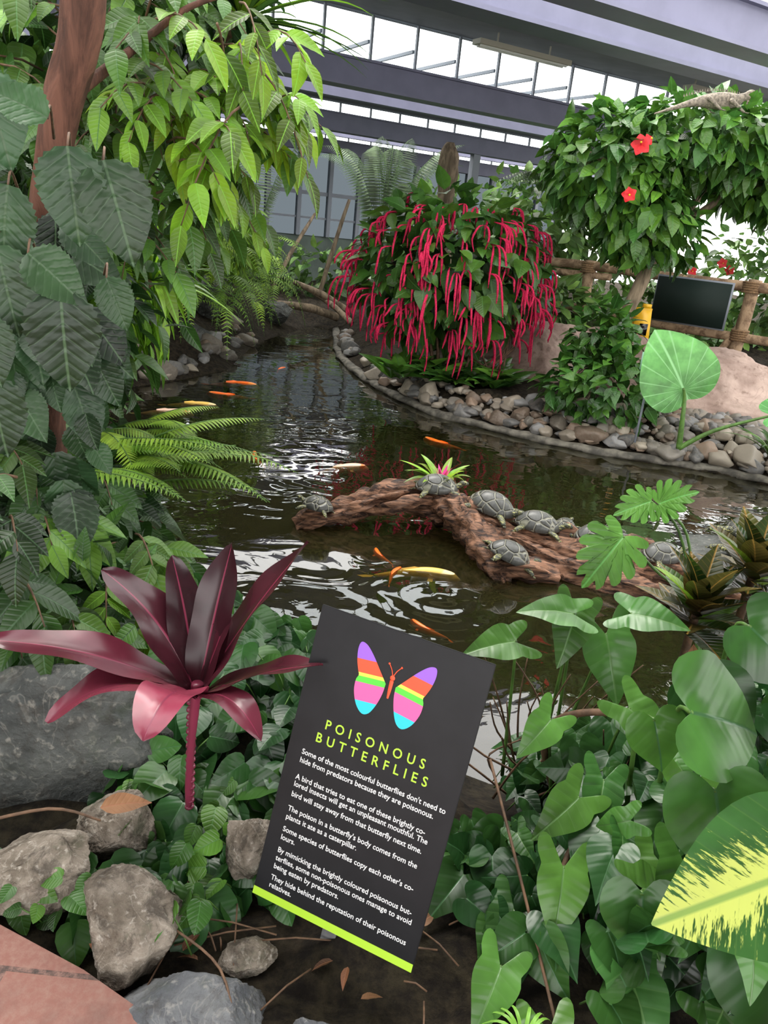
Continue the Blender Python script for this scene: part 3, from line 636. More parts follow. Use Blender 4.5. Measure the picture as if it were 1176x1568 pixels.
# left tree trunk
ac=Acc('bark'); tube(ac,[(-1.32,2.75,-.1),(-1.26,2.7,.7),(-1.18,2.6,1.4),(-1.12,2.6,1.75),(-1.03,2.6,2.1),(-.99,2.6,2.9),(-.9,2.7,4.0)],[.09,.065,.055,.055,.062,.055,.055],'bark',24,8,amp=.15,fr=6)
tube(ac,[(-1.09,2.62,1.82),(-.95,2.8,2.0),(-.8,2.9,2.15),(-.6,3.0,2.25)],[.02,.014,.01,.006],'bark',10,6)
ac.obj('tree_trunk')
# big toothed leaves tree (near-left)
ac=Acc('big','twig')
big=[(-.76,1.8,1.64,.15,-.2,-1,.20),(-.69,1.82,1.62,.35,-.2,-.9,.22),(-.79,1.8,1.34,.1,-.2,-1,.235),(-.93,1.8,1.42,.25,-.2,-1,.20),(-.86,1.8,1.41,.8,-.2,-.5,.16),(-.80,1.8,1.69,-.6,-.2,.3,.13),(-.97,1.8,1.12,.2,-.2,-1,.2),(-.92,1.85,1.55,-.1,-.2,-1,.2),(-.98,1.9,1.78,.3,-.2,-1,.2),(-.74,1.95,1.36,.5,-.2,-1,.13),(-.95,1.75,1.27,.3,-.3,-.9,.16)]
for b in big: leaves(ac,'tooth','big',[b[:3]],[b[3:6]],[(.25,-.9,.45)],[b[6]],1.0,.3,[(RS.rand()*.6+.2,RS.rand(),0)]); tube(ac,[b[:3],A(b[:3])+A([-.02,.06,.03]),A(b[:3])+A([-.12,.3,-.02])],[.0025,.003,.004],'twig',5,4)
for n_,c_,r_ in ((110,(-1.42,2.45,1.15),(.38,.35,.7)),(46,(-1.08,2.35,1.0),(.16,.12,.62))):
    p,d=ball(n_,c_,r_,.3)
    leaves(ac,'tooth','big',p,nrm(d*A([.5,.5,.2])+A([.2,-.3,-.9])+RS.randn(n_,3)*.3),nrm(A([[.3,-.8,.5]])+RS.randn(n_,3)*.3),.16*(.7+.6*RS.rand(n_)),1,.3)
ac.obj('toothed_leaf_tree')
# bright upper-left tree
ac=Acc('bright','mid','dark','twig')
def seg_pts(n,c,r): return (A(c)+nrm(RS.randn(n,3))*A(r)*RS.rand(n,1)**.33)
def dd(n,x=.4): return [(RS.randn()*.6+x,RS.randn()*.4-.5,RS.randn()*.3+.1) for _ in range(n)]
C=seg_pts(75,(-1.15,3.25,1.92),(.45,.35,.5)); twigs(ac,'ov','mid',C,dd(75),7,.28,.14,.5,.95,.3,(.0,1))
C=seg_pts(34,(-.80,3.1,1.95),(.30,.3,.30)); twigs(ac,'ov','bright',C,dd(34),7,.24,.14,.6,.85,.25,(0,.9),(0,.8))
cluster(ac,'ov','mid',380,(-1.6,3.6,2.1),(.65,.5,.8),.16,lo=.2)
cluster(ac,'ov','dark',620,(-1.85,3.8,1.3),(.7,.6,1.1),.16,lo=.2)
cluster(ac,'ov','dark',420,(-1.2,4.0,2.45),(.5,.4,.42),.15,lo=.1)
ac.obj('broadleaf_tree')
# dracaena top
ac=Acc('bright','mid')
for cx,cy,cz,n,L in [(-.85,3.9,2.32,60,.62),(-1.0,3.6,2.5,50,.6),(-1.5,3.3,2.6,40,.6),(-1.35,4.2,1.15,40,.5),(-1.7,4.4,1.0,40,.5)]:
    for k in range(n):
        an=RS.rand()*6.28; el=RS.uniform(-.2,1.2); d=A([math.cos(an)*math.cos(el),math.sin(an)*math.cos(el),math.sin(el)]); b=A([cx,cy,cz]); l=L*(.6+.5*RS.rand())
        blade(ac,b,b+d*l*.6+A([0,0,.06]),b+d*l+A([0,0,-.16*RS.rand()]),.017,'bright' if RS.rand()<.35 else 'mid',8,.3,col=RS.rand(3)*A([1,.6,1]),nc=2)
    tube(ac,[(cx,cy,cz),(cx-.5,cy+.3,cz-.5),(-1.9,cy+.4,-.1)],[.02,.03,.035],'twig',8,4)
ac.obj('dracaena_plant')
# hanging bright leaves mid-left
ac=Acc('mid','bright','dark')
cluster(ac,'ov','mid',260,(-1.85,4.6,1.05),(.6,.5,.65),.18,down=.9,lo=.2,wid=.8)
cluster(ac,'lan','bright',170,(-1.6,4.4,1.1),(.35,.4,.4),.20,down=1.2,lo=.2,wid=1.2,yng=(0,.8))
cluster(ac,'ov','dark',700,(-2.7,4.9,.9),(.9,.7,1.2),.18,lo=.2)
cluster(ac,'ov','dark',260,(-1.95,3.9,.25),(.45,.6,.5),.14,lo=.1)
cluster(ac,'lan','mid',120,(-1.65,3.8,.4),(.25,.4,.25),.18,down=.4,lo=.2)
ac.obj('banana_shrub')
# fern over the water
ac=Acc('fern','stem')
for k in range(36):
    b=A([-1.28+.08*RS.randn(),3.45+.2*RS.randn(),.42+.06*RS.randn()]); an=RS.uniform(-1.1,.5); L=RS.uniform(.4,.68)
    d=A([math.cos(an),math.sin(an),0]); frond(ac,b,b+d*L*.5+A([0,0,.12]),b+d*L+A([0,0,.12-.26*RS.rand()]),26,.08)
ac.obj('fern')
# far-left bank vegetation
ac=Acc('far','fern','dark','mid','stem')
for c,r,n in [((-3.5,7.6,1.1),(1.0,.9,1.2),700),((-3.4,9.8,1.6),(1.2,1.2,1.2),800),((-3.3,12.2,1.3),(1.0,1.2,1.1),700),((-4.8,9.,2.),(1.4,2,1.2),900),((-4.2,6,1.2),(1.0,1.,1.4),700),((-4.6,13.0,1.7),(1.4,2,1.2),800),((-4.5,16.5,1.2),(1.4,.8,1.2),450)]:
    cluster(ac,'ovl','far' if c[1]>8.5 else 'dark',n,c,r,.2,lo=.35)
cluster(ac,'lanl','fern',520,(-2.45,9.9,1.2),(.70,.7,.38),.22,down=1.2,lo=.2,wid=1.5)
for k in range(140):
    b=A([-1.9-.9*RS.rand(),RS.uniform(9.0,12.6),RS.uniform(.45,1.25)]); an=RS.uniform(-1.8,.5); L=RS.uniform(.4,.75); d=A([math.cos(an),math.sin(an),0])
    frond(ac,b,b+d*L*.55+A([0,0,.12]),b+d*L*.9+A([0,0,-.5*RS.rand()-.15]),16,.09)
ac.obj('bank_fern_thicket')
ac=Acc('barkg')
for a_,b_,r in [((-1.0,14.3,.0),(-2.0,14.0,.45),.06),((-1.2,14.2,-.1),(-2.2,13.6,.1),.07),((-.9,13.6,-.1),(-1.7,14.5,.25),.05),((-2.2,13,.4),(-1.7,14.,1.6),.035),((-1.6,14.5,.2),(-1.2,14.8,1.9),.04)]: tube(ac,[a_,(A(a_)+A(b_))/2+A([0,0,.05]),b_],[r,r,r*.7],'barkg',10,5,amp=.3)
ac.obj('fallen_branches')

# ---------------------------------------------------------------- chenille plant
ac=Acc('mid','dark','tassel','twig','hib')
cen=A([.45,8.95,1.10]); rad=A([1.0,.78,.76])
cluster(ac,'ovw','hib',460,cen,rad,.23,down=.7,lo=.7,yng=(0,.9),bright=(.1,1))
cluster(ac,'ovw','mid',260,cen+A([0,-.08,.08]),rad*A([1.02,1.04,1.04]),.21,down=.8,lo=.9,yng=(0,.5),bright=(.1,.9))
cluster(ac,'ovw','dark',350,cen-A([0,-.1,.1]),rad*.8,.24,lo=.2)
for k in range(9): 
    an=k*.7; e=cen+A([math.cos(an)*.7,math.sin(an)*.5,.1]); tube(ac,[(.5+.1*math.cos(an),8.85+.1*math.sin(an),-.1),(.5+.25*math.cos(an),8.85,.5),e],[.022,.018,.012],'twig',7,5)
d=nrm(RS.randn(150,3)); d[:,1]=-np.abs(d[:,1])*1.0-.05; d=nrm(d[d[:,2]>-.85])
for q in d:
    p=cen+q*rad*RS.uniform(1.0,1.15); L=RS.uniform(.14,.46)
    for j in range(RS.randint(1,4)):
        o=A([q[0],q[1],0])*.06+A([RS.randn()*.04,0,0]); l=L*RS.uniform(.6,1.1)
        tube(ac,[p-A([q[0]*.08,q[1]*.08,-.03]),p+o,p+o*1.6+A([0,0,-l*.5]),p+o*1.5+A([RS.randn()*.02,0,-l])],[.004,.010,.012,.005],'tassel',7,3,amp=.35,fr=60)
ac.obj('chenille_plant')
ac=Acc('dark','mid','twig')
for k in range(30):
    b=A([RS.uniform(-.2,1.2),RS.uniform(8.35,8.9),-.02])
    for j in range(7):
        an=RS.uniform(0,6.28); dd_=A([math.cos(an),math.sin(an),RS.uniform(.5,1.5)]); leaves(ac,'ov','hib',[b],[dd_],[(0,-.3,1)],[RS.uniform(.25,.45)],.8,.4)
for k in range(10): tube(ac,[(RS.uniform(.5,1.4),8.7,-.1),(RS.uniform(.6,1.3),8.8,.4),(RS.uniform(.5,1.4),8.9,.9)],.012,'twig',6,4)
ac.obj('peace_lily')
# right shore bush
ac=Acc('hib','mid','twig'); cluster(ac,'ovl','hib',520,(2.05,7.7,.26),(.62,.45,.40),.16,lo=.5,bright=(.2,1),yng=(0,.6)); cluster(ac,'ovl','hib',240,(2.0,7.9,.72),(.33,.3,.33),.16,lo=.3,bright=(.2,1),yng=(0,.6))
ac.obj('hibiscus_bush')
# hibiscus tree
ac=Acc('mid','hib','barkg')
tube(ac,[(1.95,8.3,-.1),(2.1,8.25,.45),(2.25,8.2,.9),(2.42,8.2,1.55),(2.5,8.2,2.1),(2.4,8.2,2.6)],[.09,.075,.07,.065,.05,.03],'barkg',12,6,amp=.2)
for e in [(1.5,8.1,2.4),(3.2,8.2,2.5),(3.7,8.3,2.3),(2.0,7.9,2.7)]: tube(ac,[(2.42,8.2,1.6),((2.42+e[0])/2,8.15,2.2),e],[.04,.03,.015],'barkg',8,5)
for c,r,n in [((1.85,8.1,2.30),(.70,.65,.50),850),((2.6,8.1,2.60),(.8,.7,.36),800),((3.35,8.1,2.42),(.8,.65,.40),750),((2.15,8.0,1.88),(.40,.45,.42),380),((3.8,8.1,2.2),(.6,.55,.36),400),((2.55,8.2,1.7),(.3,.3,.3),120)]:
    cluster(ac,'ovl','hib',n,c,r,.17,down=.8,lo=.6,curl=.3,wid=1.1,bright=(.15,1),yng=(0,1))
ac.obj('hibiscus_tree')
def flower(loc,fc,s=.09):
    a=Acc('red','yel'); fc=nrm(A(fc)); r=nrm(np.cross(fc,[0,0,1])); q=np.cross(r,fc)
    for k in range(5):
        an=k*1.2566; d=r*math.cos(an)+q*math.sin(an); leaves(a,'round','red',[A([0,0,0])],[d+fc*.35],[fc],[s],1.2,.25,[(.6,.5,0)])
    tube(a,[(0,0,0),fc*s*.5,fc*s*1.1],[.006,.005,.007],'red',6,3); ell(a,fc*s*1.15,(.01,.01,.01),'yel',ns=8,nr=6)
    o=a.obj('hibiscus_flower'); o.location=loc
flower((1.88,7.42,2.41),(-.3,-1,.1),.085); flower((1.87,7.46,2.01),(-.2,-1,-.1),.065); flower((1.95,7.5,2.46),(.3,-1,.2),.05)
for p in [(5.3,13.6,1.4),(5.0,13.2,1.5),(4.2,12.2,1.35)]: flower(p,(-.2,-1,0),.08)
# iguana
ac=Acc('iguana','black')
bd=[(-.55,.1,-.10),(-.42,.05,-.05),(-.26,.02,.01),(-.12,0,.04),(.02,0,.055),(.14,0,.07),(.2,0,.10),(.26,0,.125)]
tube(ac,bd,[.006,.016,.03,.055,.07,.055,.036,.034],'iguana',14,6,(.9,1.05))
tube(ac,[(.235,0,.125),(.275,0,.14),(.31,0,.135),(.345,0,.125)],[.032,.038,.030,.012],'iguana',12,5,(.85,.9))
tube(ac,[(.25,0,.11),(.262,0,.075),(.255,0,.05)],[.012,.014,.004],'iguana',8,4,(.3,1))
for sx in (-1,1): ell(ac,(.29,sx*.026,.15),(.006,.004,.006),'black',ns=8,nr=6)
for x,sx,fx in [(.12,1,.2),(.12,-1,.2),(-.1,1,-.02),(-.1,-1,-.02)]:
    tube(ac,[(x,sx*.03,.05),(x-.05,sx*.095,.05),(fx,sx*.10,-.03)],[.022,.02,.012],'iguana',8,4)
    for q in range(4): tube(ac,[(fx,sx*.10,-.03),(fx+.045*math.cos((q-1.5)*.4),sx*.10+.045*math.sin((q-1.5)*.4),-.035)],[.004,.0015],'iguana',5)
for k in range(26):
    t=k/25; x=-.35+.58*t; z=.05+.05*t+.055*math.sin(t*3); ac.add([(x,0,z),(x+.018,0,z),(x+.002,0,z+.03),],[A([[0,1,2]])],'iguana')
ob=ac.obj('iguana'); ob.matrix_world=Matrix.Translation((2.52,7.58,2.78))@Matrix.Rotation(.1,4,'Z')@Matrix.Scale(.95,4)
# taro
ac=Acc('taro','stem')
bs=A([2.66,7.0,-.12]); at=A([2.56,6.96,.44])
tube(ac,[bs,(2.62,6.97,.15),(2.60,6.98,.34),at],[.028,.022,.016,.012],'stem',10,6)
leaves(ac,'roundh','taro',[(2.62,7.0,.36)],[(-.55,.0,.85)],[(-.1,-.95,.35)],[.66],1.15,.10,[(.6,.6,0)])
tube(ac,[bs,(2.9,6.9,.1),(3.3,6.75,.32)],[.025,.018,.01],'stem',8,6)
leaves(ac,'heart','taro',[(3.3,6.75,.32)],[(.9,-.2,.25)],[(-.1,-.5,.9)],[.45],1,.2)
ac.obj('taro_plant')
# dead trunk, palm, background shrubs
ac=Acc('barkg'); tube(ac,[(.45,11,0),(.42,11,1.2),(.38,11,2.0),(.36,11,2.45),(.36,11,2.62)],[.14,.13,.12,.12,.05],'barkg',14,6,amp=.4,fr=5); tube(ac,[(.38,11,1.9),(.30,11,2.3),(.26,11,2.42)],[.06,.05,.03],'barkg',10,5,amp=.4); ac.obj('dead_tree_trunk')
ac=Acc('palm','stem')
for bx,by,nn in ((-.45,12,12),(-2.6,13.4,12)):
    for k in range(nn):
        b=A([bx,by,.8]); an=RS.uniform(0,6.28) if k>8 else RS.uniform(.3,2.8); L=RS.uniform(.9,1.3)
        d=A([math.cos(an),.3*math.sin(an),0]); frond(ac,b,b+d*L*.25+A([0,0,1.9]),b+d*L+A([0,0,2.05-.5*RS.rand()]),44,.34,'palm','lanl',w=.28,droop=.5)
ac.obj('palm_tree')
ac=Acc('far','mid','palm','stem')
for c,r,n in [((.6,14.5,1.3),(1.4,1.2,1.1),800),((2.0,12.6,1.8),(.9,.7,.85),600),((2.6,15.2,1.5),(2.2,1.1,1.3),900),((4.2,13.2,.5),(1.3,.8,.6),500),((6.0,13.5,1.0),(1.5,1,1.0),700),((2.0,10.9,.6),(.8,.4,.5),300),((3.6,11.8,.2),(1.5,.4,.4),300),((7.5,15,1.5),(2,1,1.4),600),((3.4,12.6,1.9),(.8,.6,.7),350),((-1.6,17.2,.4),(2.2,.8,.6),450),((1.2,18.5,1.1),(1.8,.8,1.1),450)]:
    cluster(ac,'ovl','far',n,c,r,.22,lo=.4)
for k in range(26):
    b=A([2.0+RS.randn()*.2,12.0,2.3]); an=RS.uniform(0,6.28); L=RS.uniform(.6,1.0); d=A([math.cos(an),math.sin(an),0]); frond(ac,b,b+d*L*.5+A([0,0,.3]),b+d*L+A([0,0,-.1]),20,.16,'far','lanl',w=.6)
ac.obj('background_shrubs')
# fence
fe=empty('log_fence')
fa,fb=A([1.93,12,0]),A([4.41,10,0]); fd=fb-fa
pt=lambda s,z: tuple(fa+fd*s+A([0,0,z]))
a=Acc('fence','rope')
for z,r,z2 in [(1.27,.06,1.29),(.68,.055,.67)]:
    tube(a,[pt(-.25,z),pt(.3,z+.02),pt(.7,z2-.02),pt(1.9,z2)],[r,r*1.05,r,r*1.05],'fence',12,8,amp=.2,fr=4)
tube(a,[pt(-.1,1.15),pt(.35,1.17)],[.05,.05],'fence',10)
for s_ in (-.02,.23,.93,1.35): 
    tube(a,[pt(s_,-.1),pt(s_+.01,.6),pt(s_+.02,1.36)],[.085,.08,.08],'fence',14,6,amp=.2,fr=4)
    for z in (.68,1.27):
        for q in range(5): tube(a,[tuple(A(pt(s_+.01,z-.06+q*.028))+.1*A([math.cos(w),math.sin(w),0])) for w in np.linspace(0,6.28,13)],.016,'rope',6)
tube(a,[pt(.82,0),pt(.95,.9)],[.06,.05],'fence',10)
a.obj('rails_and_posts',fe)
a=Acc('screen','frame'); dn=nrm(fd); n_=A([dn[1],-dn[0],0]); 
if n_[1]>0: n_=-n_
c=A(pt(.73,1.0))+n_*.12; box(a,c,(.95,.02,.55),'screen',(dn,n_,A([0,0,1]))); box(a,c-n_*.02,(.99,.015,.59),'frame',(dn,n_,A([0,0,1]))); a.obj('dark_notice_board')
a=Acc('yel','black'); c=A([2.95,9.95,.35])
for s_ in(-1,1): 
    box(a,c+A([0,s_*-.08,.25]),(.20,.02,.62),'yel',(A([1,0,0]),nrm(A([0,1,s_*.3])),nrm(A([0,s_*-.3*-1,1]))))
box(a,c+A([0,-.10,.58]),(.10,.05,.05),'yel'); box(a,c+A([0,-.125,.3]),(.1,.01,.14),'black'); a.obj('wet_floor_sign')
a=Acc('paperw','frame'); box(a,(2.30,7.15,.62),(.22,.01,.16),'paperw'); box(a,(2.30,7.17,.25),(.02,.01,.8),'frame'); a.obj('plant_label_sign')
a=Acc('paperw','frame'); box(a,(1.95,11.7,1.05),(.25,.02,.3),'s_cyan'); box(a,(1.95,11.72,.5),(.03,.02,1.1),'frame'); a.obj('blue_notice_sign')

# ---------------------------------------------------------------- right foreground plants
ac=Acc('syn','mid','ivy','stem','twig')
S=[(.40,1.9,.50,(-.7,-.4,.1),(0,-.5,.8),.15),(.58,2.0,.56,(-.2,-.6,-.5),(0,-.8,.6),.16),(.56,1.95,.58,(-.9,-.1,.2),(0,-.4,.9),.15),(.68,2.0,.50,(.2,-.6,-.7),(-.1,-.9,.4),.20),(.5,1.75,.36,(-.5,-.6,-.3),(0,-.7,.6),.13),(.62,1.6,.30,(-.2,-.8,-.4),(0,-.8,.6),.14),(.74,1.35,.30,(-.1,-.7,-.6),(0,-.8,.6),.17),(.80,1.5,.38,(.1,-.8,-.6),(0,-.9,.4),.18),(.5,1.4,.2,(-.1,-.7,-.5),(0,-.7,.6),.16),(.36,1.25,.05,(-.3,-.7,-.2),(0,-.6,.8),.14),(.62,1.2,.12,(.2,-.8,-.3),(0,-.7,.7),.17),(.46,1.15,-.0,(.1,-.9,-.1),(0,-.4,.9),.15),(.70,1.75,.42,(.6,-.5,-.3),(0,-.6,.8),.16),(.72,1.95,.60,(.5,-.4,.2),(0,-.6,.8),.15),(.55,1.55,.28,(-.6,-.6,-.2),(0,-.7,.7),.15),(.66,1.42,.22,(.3,-.8,-.4),(0,-.8,.6),.16)]
for x,y,z,d,n_,s in S:
    leaves(ac,'arrow','syn',[(x,y,z)],[d],[n_],[s],1.0,.25,[(RS.rand()*.6+.3,RS.rand(),0)])
    tube(ac,[(x,y,z),(x+.03,y+.1,z-.1),(x+.05+.05*RS.randn(),y+.12,-.05)],[.0035,.0045,.006],'stem',6,5)
ac.obj('arrowhead_plant')
def mk2(X,Y): return (sdist(X,Y)>.0)&(X>.28+.25*(Y<1.3)+.2*(Y>1.7))
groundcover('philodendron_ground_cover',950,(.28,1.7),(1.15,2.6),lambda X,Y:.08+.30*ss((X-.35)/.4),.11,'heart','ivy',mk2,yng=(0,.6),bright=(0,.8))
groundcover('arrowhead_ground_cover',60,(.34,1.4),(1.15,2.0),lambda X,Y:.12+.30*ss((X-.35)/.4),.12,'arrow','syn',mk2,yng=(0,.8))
ac=Acc('ivy','stem','twig')
for x,y,z,d,n_,s,c in [(.70,1.42,.64,(.8,.2,-.2),(-.1,-.7,.7),.27,(.8,.6,0)),(.76,1.35,.50,(.2,-.5,-.8),(-.1,-.9,.4),.23,(.8,.5,0)),(.92,1.7,.72,(.6,-.2,-.4),(-.1,-.7,.7),.22,(.7,.4,0)),(.66,1.5,.56,(.3,-.3,-.8),(-.1,-.9,.5),.14,(.7,1,0)),(.85,1.15,.30,(.2,-.6,-.8),(-.2,-.9,.4),.26,(.6,.2,0)),(1.0,1.5,.64,(.4,-.5,-.3),(-.1,-.7,.7),.24,(.6,.2,0)),(.62,1.25,.30,(.1,-.4,-.9),(-.2,-.9,.3),.17,(.7,.4,0)),(.80,1.6,.60,(.5,-.5,-.6),(-.1,-.9,.4),.2,(.4,.3,0))]:
    leaves(ac,'heart','ivy',[(x,y,z)],[d],[n_],[s],1.1,.2,[c]); tube(ac,[(x,y,z),(x+.02,y+.12,z-.12),(x+.1,y+.2,-.05)],[.005,.006,.008],'stem',7,5)
tube(ac,[(.60,1.9,.0),(.52,1.85,.24),(.60,1.8,.36),(.75,1.75,.38),(.9,1.7,.3)],[.010,.011,.010,.009,.008],'twig',10,6,amp=.2,fr=20)
tube(ac,[(.35,1.7,.25),(.42,1.4,.12),(.5,1.1,-.05)],[.004]*3,'twig',6,5); tube(ac,[(.7,1.6,.1),(.55,1.5,.2),(.45,1.3,.02)],[.007]*3,'twig',8,5)
for k in range(24):
    a0=A([RS.uniform(.4,.75),RS.uniform(1.9,2.2),-.05]); b0=a0+A([RS.randn()*.15,RS.randn()*.05-.05,RS.uniform(.15,.4)]); tube(ac,[a0,(a0+b0)/2+A([RS.randn()*.05,0,0]),b0],[.004,.0035,.002],'twig',5,4)
ac.obj('philodendron_plant')
ac=Acc('varieg','stem')
leaves(ac,'bigov','varieg',[(1.0,1.18,.56)],[(-.93,-.22,-.34)],[(-.15,-.60,.75)],[.46],1.0,.12,[(.5,.5,0)])
leaves(ac,'bigov','varieg',[(.95,1.0,.30)],[(-.5,-.1,-.6)],[(-.2,-.8,.5)],[.26],1.0,.12,[(.2,.5,0)])
tube(ac,[(1.0,1.18,.56),(1.02,1.25,.4),(1.05,1.3,-.05)],[.007,.009,.012],'stem',8,5); ac.obj('dieffenbachia_plant')
# croton
ac=Acc('croton','bright','twig','dead')
for b,n in [((.93,2.02,.62),26),((1.10,2.1,.72),26),((1.2,1.95,.64),16)]:
    b=A(b); tube(ac,[b,b-A([0,0,.3]),(b[0]+.05,b[1]+.05,-.05)],[.012,.014,.016],'twig',8,5,amp=.3,fr=20)
    for k in range(n):
        an=k*2.4; el=.15+1.1*k/n; dd_=A([math.cos(an)*math.cos(el),math.sin(an)*math.cos(el),math.sin(el)]); leaves(ac,'ov','bright' if k%9==8 else 'croton',[b-A([0,0,.10])+A([0,0,.12*k/n])],[dd_],[(-dd_[0]*.5,-dd_[1]*.5,1)],[RS.uniform(.15,.21)],1.0,.2,[(RS.rand(),RS.rand()**1.5,0)])
leaves(ac,'lan','dead',[(.90,1.92,.54)],[(.1,-.3,-1)],[(0,-1,.1)],[.12],1.3,.3)
ac.obj('croton_shrub')
ac=Acc('lobe','taro','stem')
for p,d,s,m in [((.92,2.48,.76),(.2,-.4,.35),.14,'lobe'),((.90,2.5,.76),(-.75,-.3,-.2),.13,'lobe'),((.80,2.40,.66),(-.6,-.5,-.7),.21,'lobe')]:
    leaves(ac,'lobed',m,[p],[d],[(-.1,-.8,.6)],[s],1.05,.2,[(.5,.4,0)]); tube(ac,[p,A(p)+A([.12,0,-.1]),(1.1,2.4,.4),(1.2,2.3,0)],[.004,.005,.006,.008],'stem',7,5)
ac.obj('split_leaf_philodendron')
ac=Acc('mid'); 
for k in range(22):
    an=k*2.4; b=A([3.05,5.9,-.05]); d=A([math.cos(an),math.sin(an),0]); L=.3+.1*(k%3); blade(ac,b,b+d*L*.4+A([0,0,.25]),b+d*L+A([0,0,.22]),.025,'mid',10,.3,col=RS.rand(3),nc=2)
o=ac.obj('spiky_plant'); o.location=(.25,.6,.0)
ac=Acc('lobe')
for k in range(18):
    an=k*2.4; b=A([.40,1.12,-.02]); d=A([math.cos(an),math.sin(an),0]); L=.10; blade(ac,b,b+d*L*.4+A([0,0,.10]),b+d*L,.004,'lobe',8,.3,col=(.9,1,0),nc=2)
ac.obj('spider_plant')
ac=Acc('dead','twig'); N=26; P=np.stack([RS.uniform(-.9,.2,N),RS.uniform(1.15,1.7,N),np.full(N,.0)],1); leaves(ac,'ov','dead',P,RS.randn(N,3)*A([1,1,.1]),RS.randn(N,3)*.3+A([0,0,1]),.05*(.6+RS.rand(N)),.8,.3)
for k in range(20): p=A([RS.uniform(-.4,.3),RS.uniform(1.15,1.4),-.01]); q=p+A([RS.randn()*.1,RS.randn()*.1,.01]); tube(ac,[p,(p+q)/2+A([0,0,.01]),q],.0022,'twig',5)
tube(ac,[(-.36,1.25,.06),(-.24,1.16,.07),(-.17,1.02,.05)],[.003,.003,.002],'twig',6,5); tube(ac,[(-.95,1.42,.10),(-.75,1.5,.12),(-.62,1.5,.10)],[.004,.004,.003],'twig',6,5)
leaves(ac,'ov','dead',[(-.62,1.50,.14)],[(.8,.3,.1)],[(0,-.4,.9)],[.12],.9,.3,[(.8,.8,0)])
ac.obj('leaf_litter')

# ---------------------------------------------------------------- building (saw-tooth greenhouse roof, bays run along Bd)
Bd=A([.860,.511,0]); Nd=A([-.511,.860,0]); Zd=A([0,0,1.])
def PT(s,d,z): return Bd*s+Nd*d+Zd*z
def bbox(a,s0,s1,d0,d1,z0,z1,m): box(a,PT((s0+s1)/2,(d0+d1)/2,(z0+z1)/2),(s1-s0,d1-d0,z1-z0),m,(Bd,Nd,Zd))
SA,SB=-11.2,16.8
bays=[(4.83,3.405,3.95),(9.73,3.405,3.95),(14.63,3.405,3.615),(19.53,3.405,3.58)]
roof=Acc('soffit')
def slab(a,d0,z0,d1,z1,m):
    V=[PT(s,d,z) for s in(SA,SB) for d,z in((d0,z0),(d1,z1),(d1,z1+.1),(d0,z0+.1))]
    a.add(V,[A([(0,1,2,3),(4,7,6,5),(0,4,5,1),(3,2,6,7),(0,3,7,4),(1,5,6,2)])],m)
for i,dop in enumerate((6.51,12.18,16.94)):  # soffits start late: unseen openings behind the beams, added to light the far plants
    d0,zb,zt=bays[i]; d1=bays[i+1][0]; z1=bays[i+1][2]; f=(dop-d0)/(d1-d0); slab(roof,dop,zb+(z1-zb)*f,d1+.25,z1,'soffit')
slab(roof,-6,3.96,1.26,3.96,'soffit')  # unseen solid roof over the camera, added to shade the foreground
roof.obj('ceiling',smooth=False)
for i,(d,zb,zt) in enumerate(bays):
    a=Acc('glass','frame'); bbox(a,SA,SB,d,d+.008,zb,zt,'glass')
    for s in np.arange(SA,SB,.644): bbox(a,s-.014,s+.014,d-.02,d+.02,zb,zt,'frame')
    bbox(a,SA,SB,d-.03,d+.03,zt-.035,zt,'frame'); a.obj('window_%d'%(i+1),smooth=False)
    a=Acc('beam'); bbox(a,SA,SB,d-.085,d+.085,zb-.29,zb,'beam'); bbox(a,SA,SB,d-.14,d+.14,zb-.315,zb-.285,'beam'); bbox(a,SA,SB,d-.14,d+.14,zb-.02,zb+.007,'beam'); a.obj('trim_%d'%(i+1),smooth=False)
a=Acc('beam'); bbox(a,SA,SB,6.37,6.58,3.35,3.57,'beam'); bbox(a,SA,SB,6.3,6.65,3.32,3.36,'beam'); a.obj('trim_5',smooth=False)
a=Acc('beam')
for d in (11.6,16.8): bbox(a,SA,SB,d-.07,d+.07,3.23,3.47,'beam')
a.obj('trim_6',smooth=False)
a=Acc('pipe')
for d,z in ((7.35,3.54),(12.25,3.4)): tube(a,[PT(SA,d,z),PT(SB,d,z)],.02,'pipe',8)
a.obj('ceiling_pipe')
for s,d,L,z in [(6.44,8.68,1.4,3.63),(9.17,8.05,1.05,3.56)]:
    a=Acc('fix','tube'); bbox(a,s-L/2,s+L/2,d-.085,d+.085,z,z+.055,'fix')
    for q in(-.035,.035): tube(a,[PT(s-L/2+.04,d+q,z-.01),PT(s+L/2-.04,d+q,z-.01)],.014,'tube',8)
    for q in (-.4,.4): bbox(a,s+q-.008,s+q+.008,d-.008,d+.008,z+.055,z+.17,'fix')
    a.obj('fluorescent_light_fixture',smooth=False)
a=Acc('frame')
for d in (2.45,3.9): bbox(a,SA,SB,d-.045,d+.045,3.96,4.06,'frame')
for s in np.arange(SA,SB,.77): bbox(a,s-.02,s+.02,1.26,4.83,4.03,4.09,'frame')
for s in np.arange(SA,SB,.644): bbox(a,s-.014,s+.014,9.8,12.2,3.62,3.66,'frame')  # bars across the added light opening of the second bay
a.obj('ceiling_glazing_bars',smooth=False)
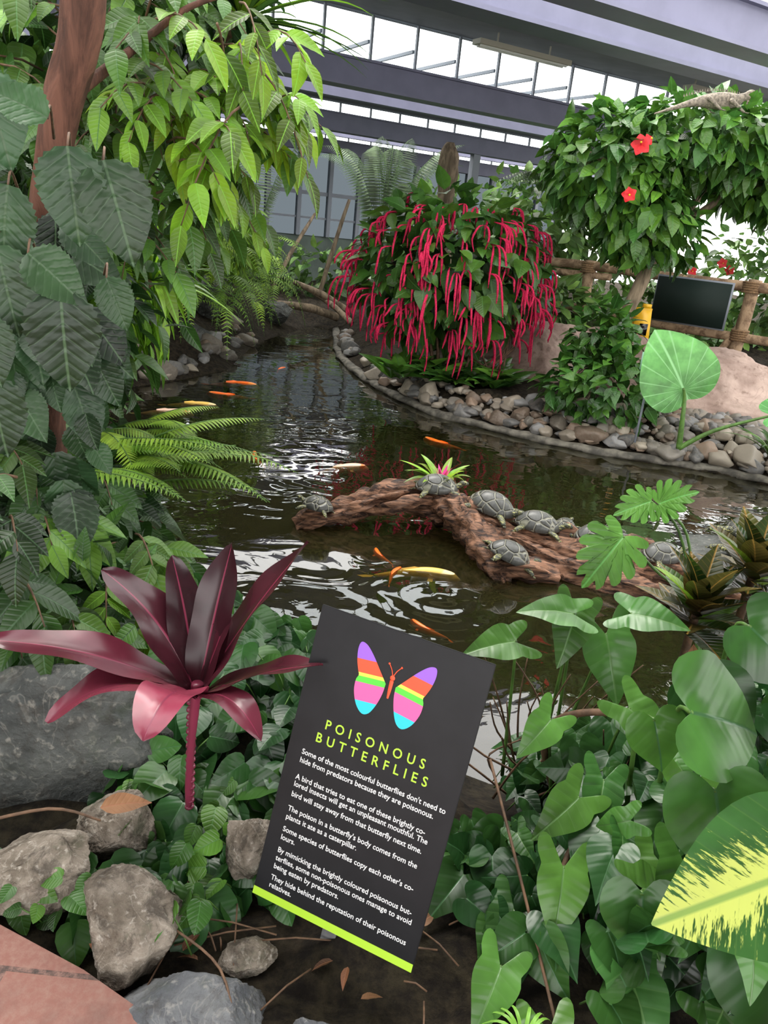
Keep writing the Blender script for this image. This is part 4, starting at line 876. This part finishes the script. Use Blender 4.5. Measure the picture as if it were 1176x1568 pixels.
a=Acc('wallp'); bbox(a,SA,SB,19.53,19.67,-1,1.09,'wallp'); a.obj('wall_back',smooth=False)
a=Acc('frame','tint'); bbox(a,SA,SB,19.50,19.51,1.09,3.12,'tint')
for s in np.arange(SA,SB,.84): bbox(a,s-.05,s+.05,19.42,19.56,1.09,3.12,'frame')
bbox(a,SA,SB,19.46,19.56,2.07,2.16,'frame'); bbox(a,SA,SB,19.46,19.56,1.5,1.55,'frame'); a.obj('window_5',smooth=False)
a=Acc('wallp'); box(a,(-7.5,8,1.4),(.2,30,4.2),'wallp'); a.obj('wall_left',smooth=False)
a=Acc('wallp'); box(a,(14,12,0),(.2,36,1.8),'wallp'); a.obj('wall_right',smooth=False)
a=Acc('frame')
for s in (-1.4,4.34,10): bbox(a,s-.085,s+.085,14.56,14.7,-.3,3.1,'frame')
a.obj('steel_columns',smooth=False)

# ---------------------------------------------------------------- light / world / camera
w=bpy.data.worlds.new('overcast'); bpy.context.scene.world=w; w.use_nodes=True; bg=w.node_tree.nodes['Background']; bg.inputs[0].default_value=(1,.99,.97,1); bg.inputs[1].default_value=4.7
s=bpy.data.lights.new('sun','SUN'); s.energy=3; s.angle=.5; s.color=(1,.96,.88); so=bpy.data.objects.new('sun',s); COL.objects.link(so); so.rotation_euler=(math.radians(-28),math.radians(-14),0); so.location=(0,0,8)
cam=bpy.data.cameras.new('camera'); co=bpy.data.objects.new('camera',cam); COL.objects.link(co); bpy.context.scene.camera=co
p=math.radians(20.4); r=math.radians(6)
Fv=Vector((0,math.cos(p),-math.sin(p))); R0=Vector((1,0,0)); U0=Vector((0,math.sin(p),math.cos(p)))
Rv=R0*math.cos(r)+U0*math.sin(r); Uv=-R0*math.sin(r)+U0*math.cos(r)
m=Matrix((Rv,Uv,-Fv)).transposed().to_4x4(); m.translation=(0,0,1.55); co.matrix_world=m
cam.sensor_fit='VERTICAL'; cam.sensor_height=36; cam.lens=36*1178/1568; cam.clip_start=.05; cam.clip_end=200
vs=bpy.context.scene.view_settings; vs.view_transform='Standard'; vs.exposure=0
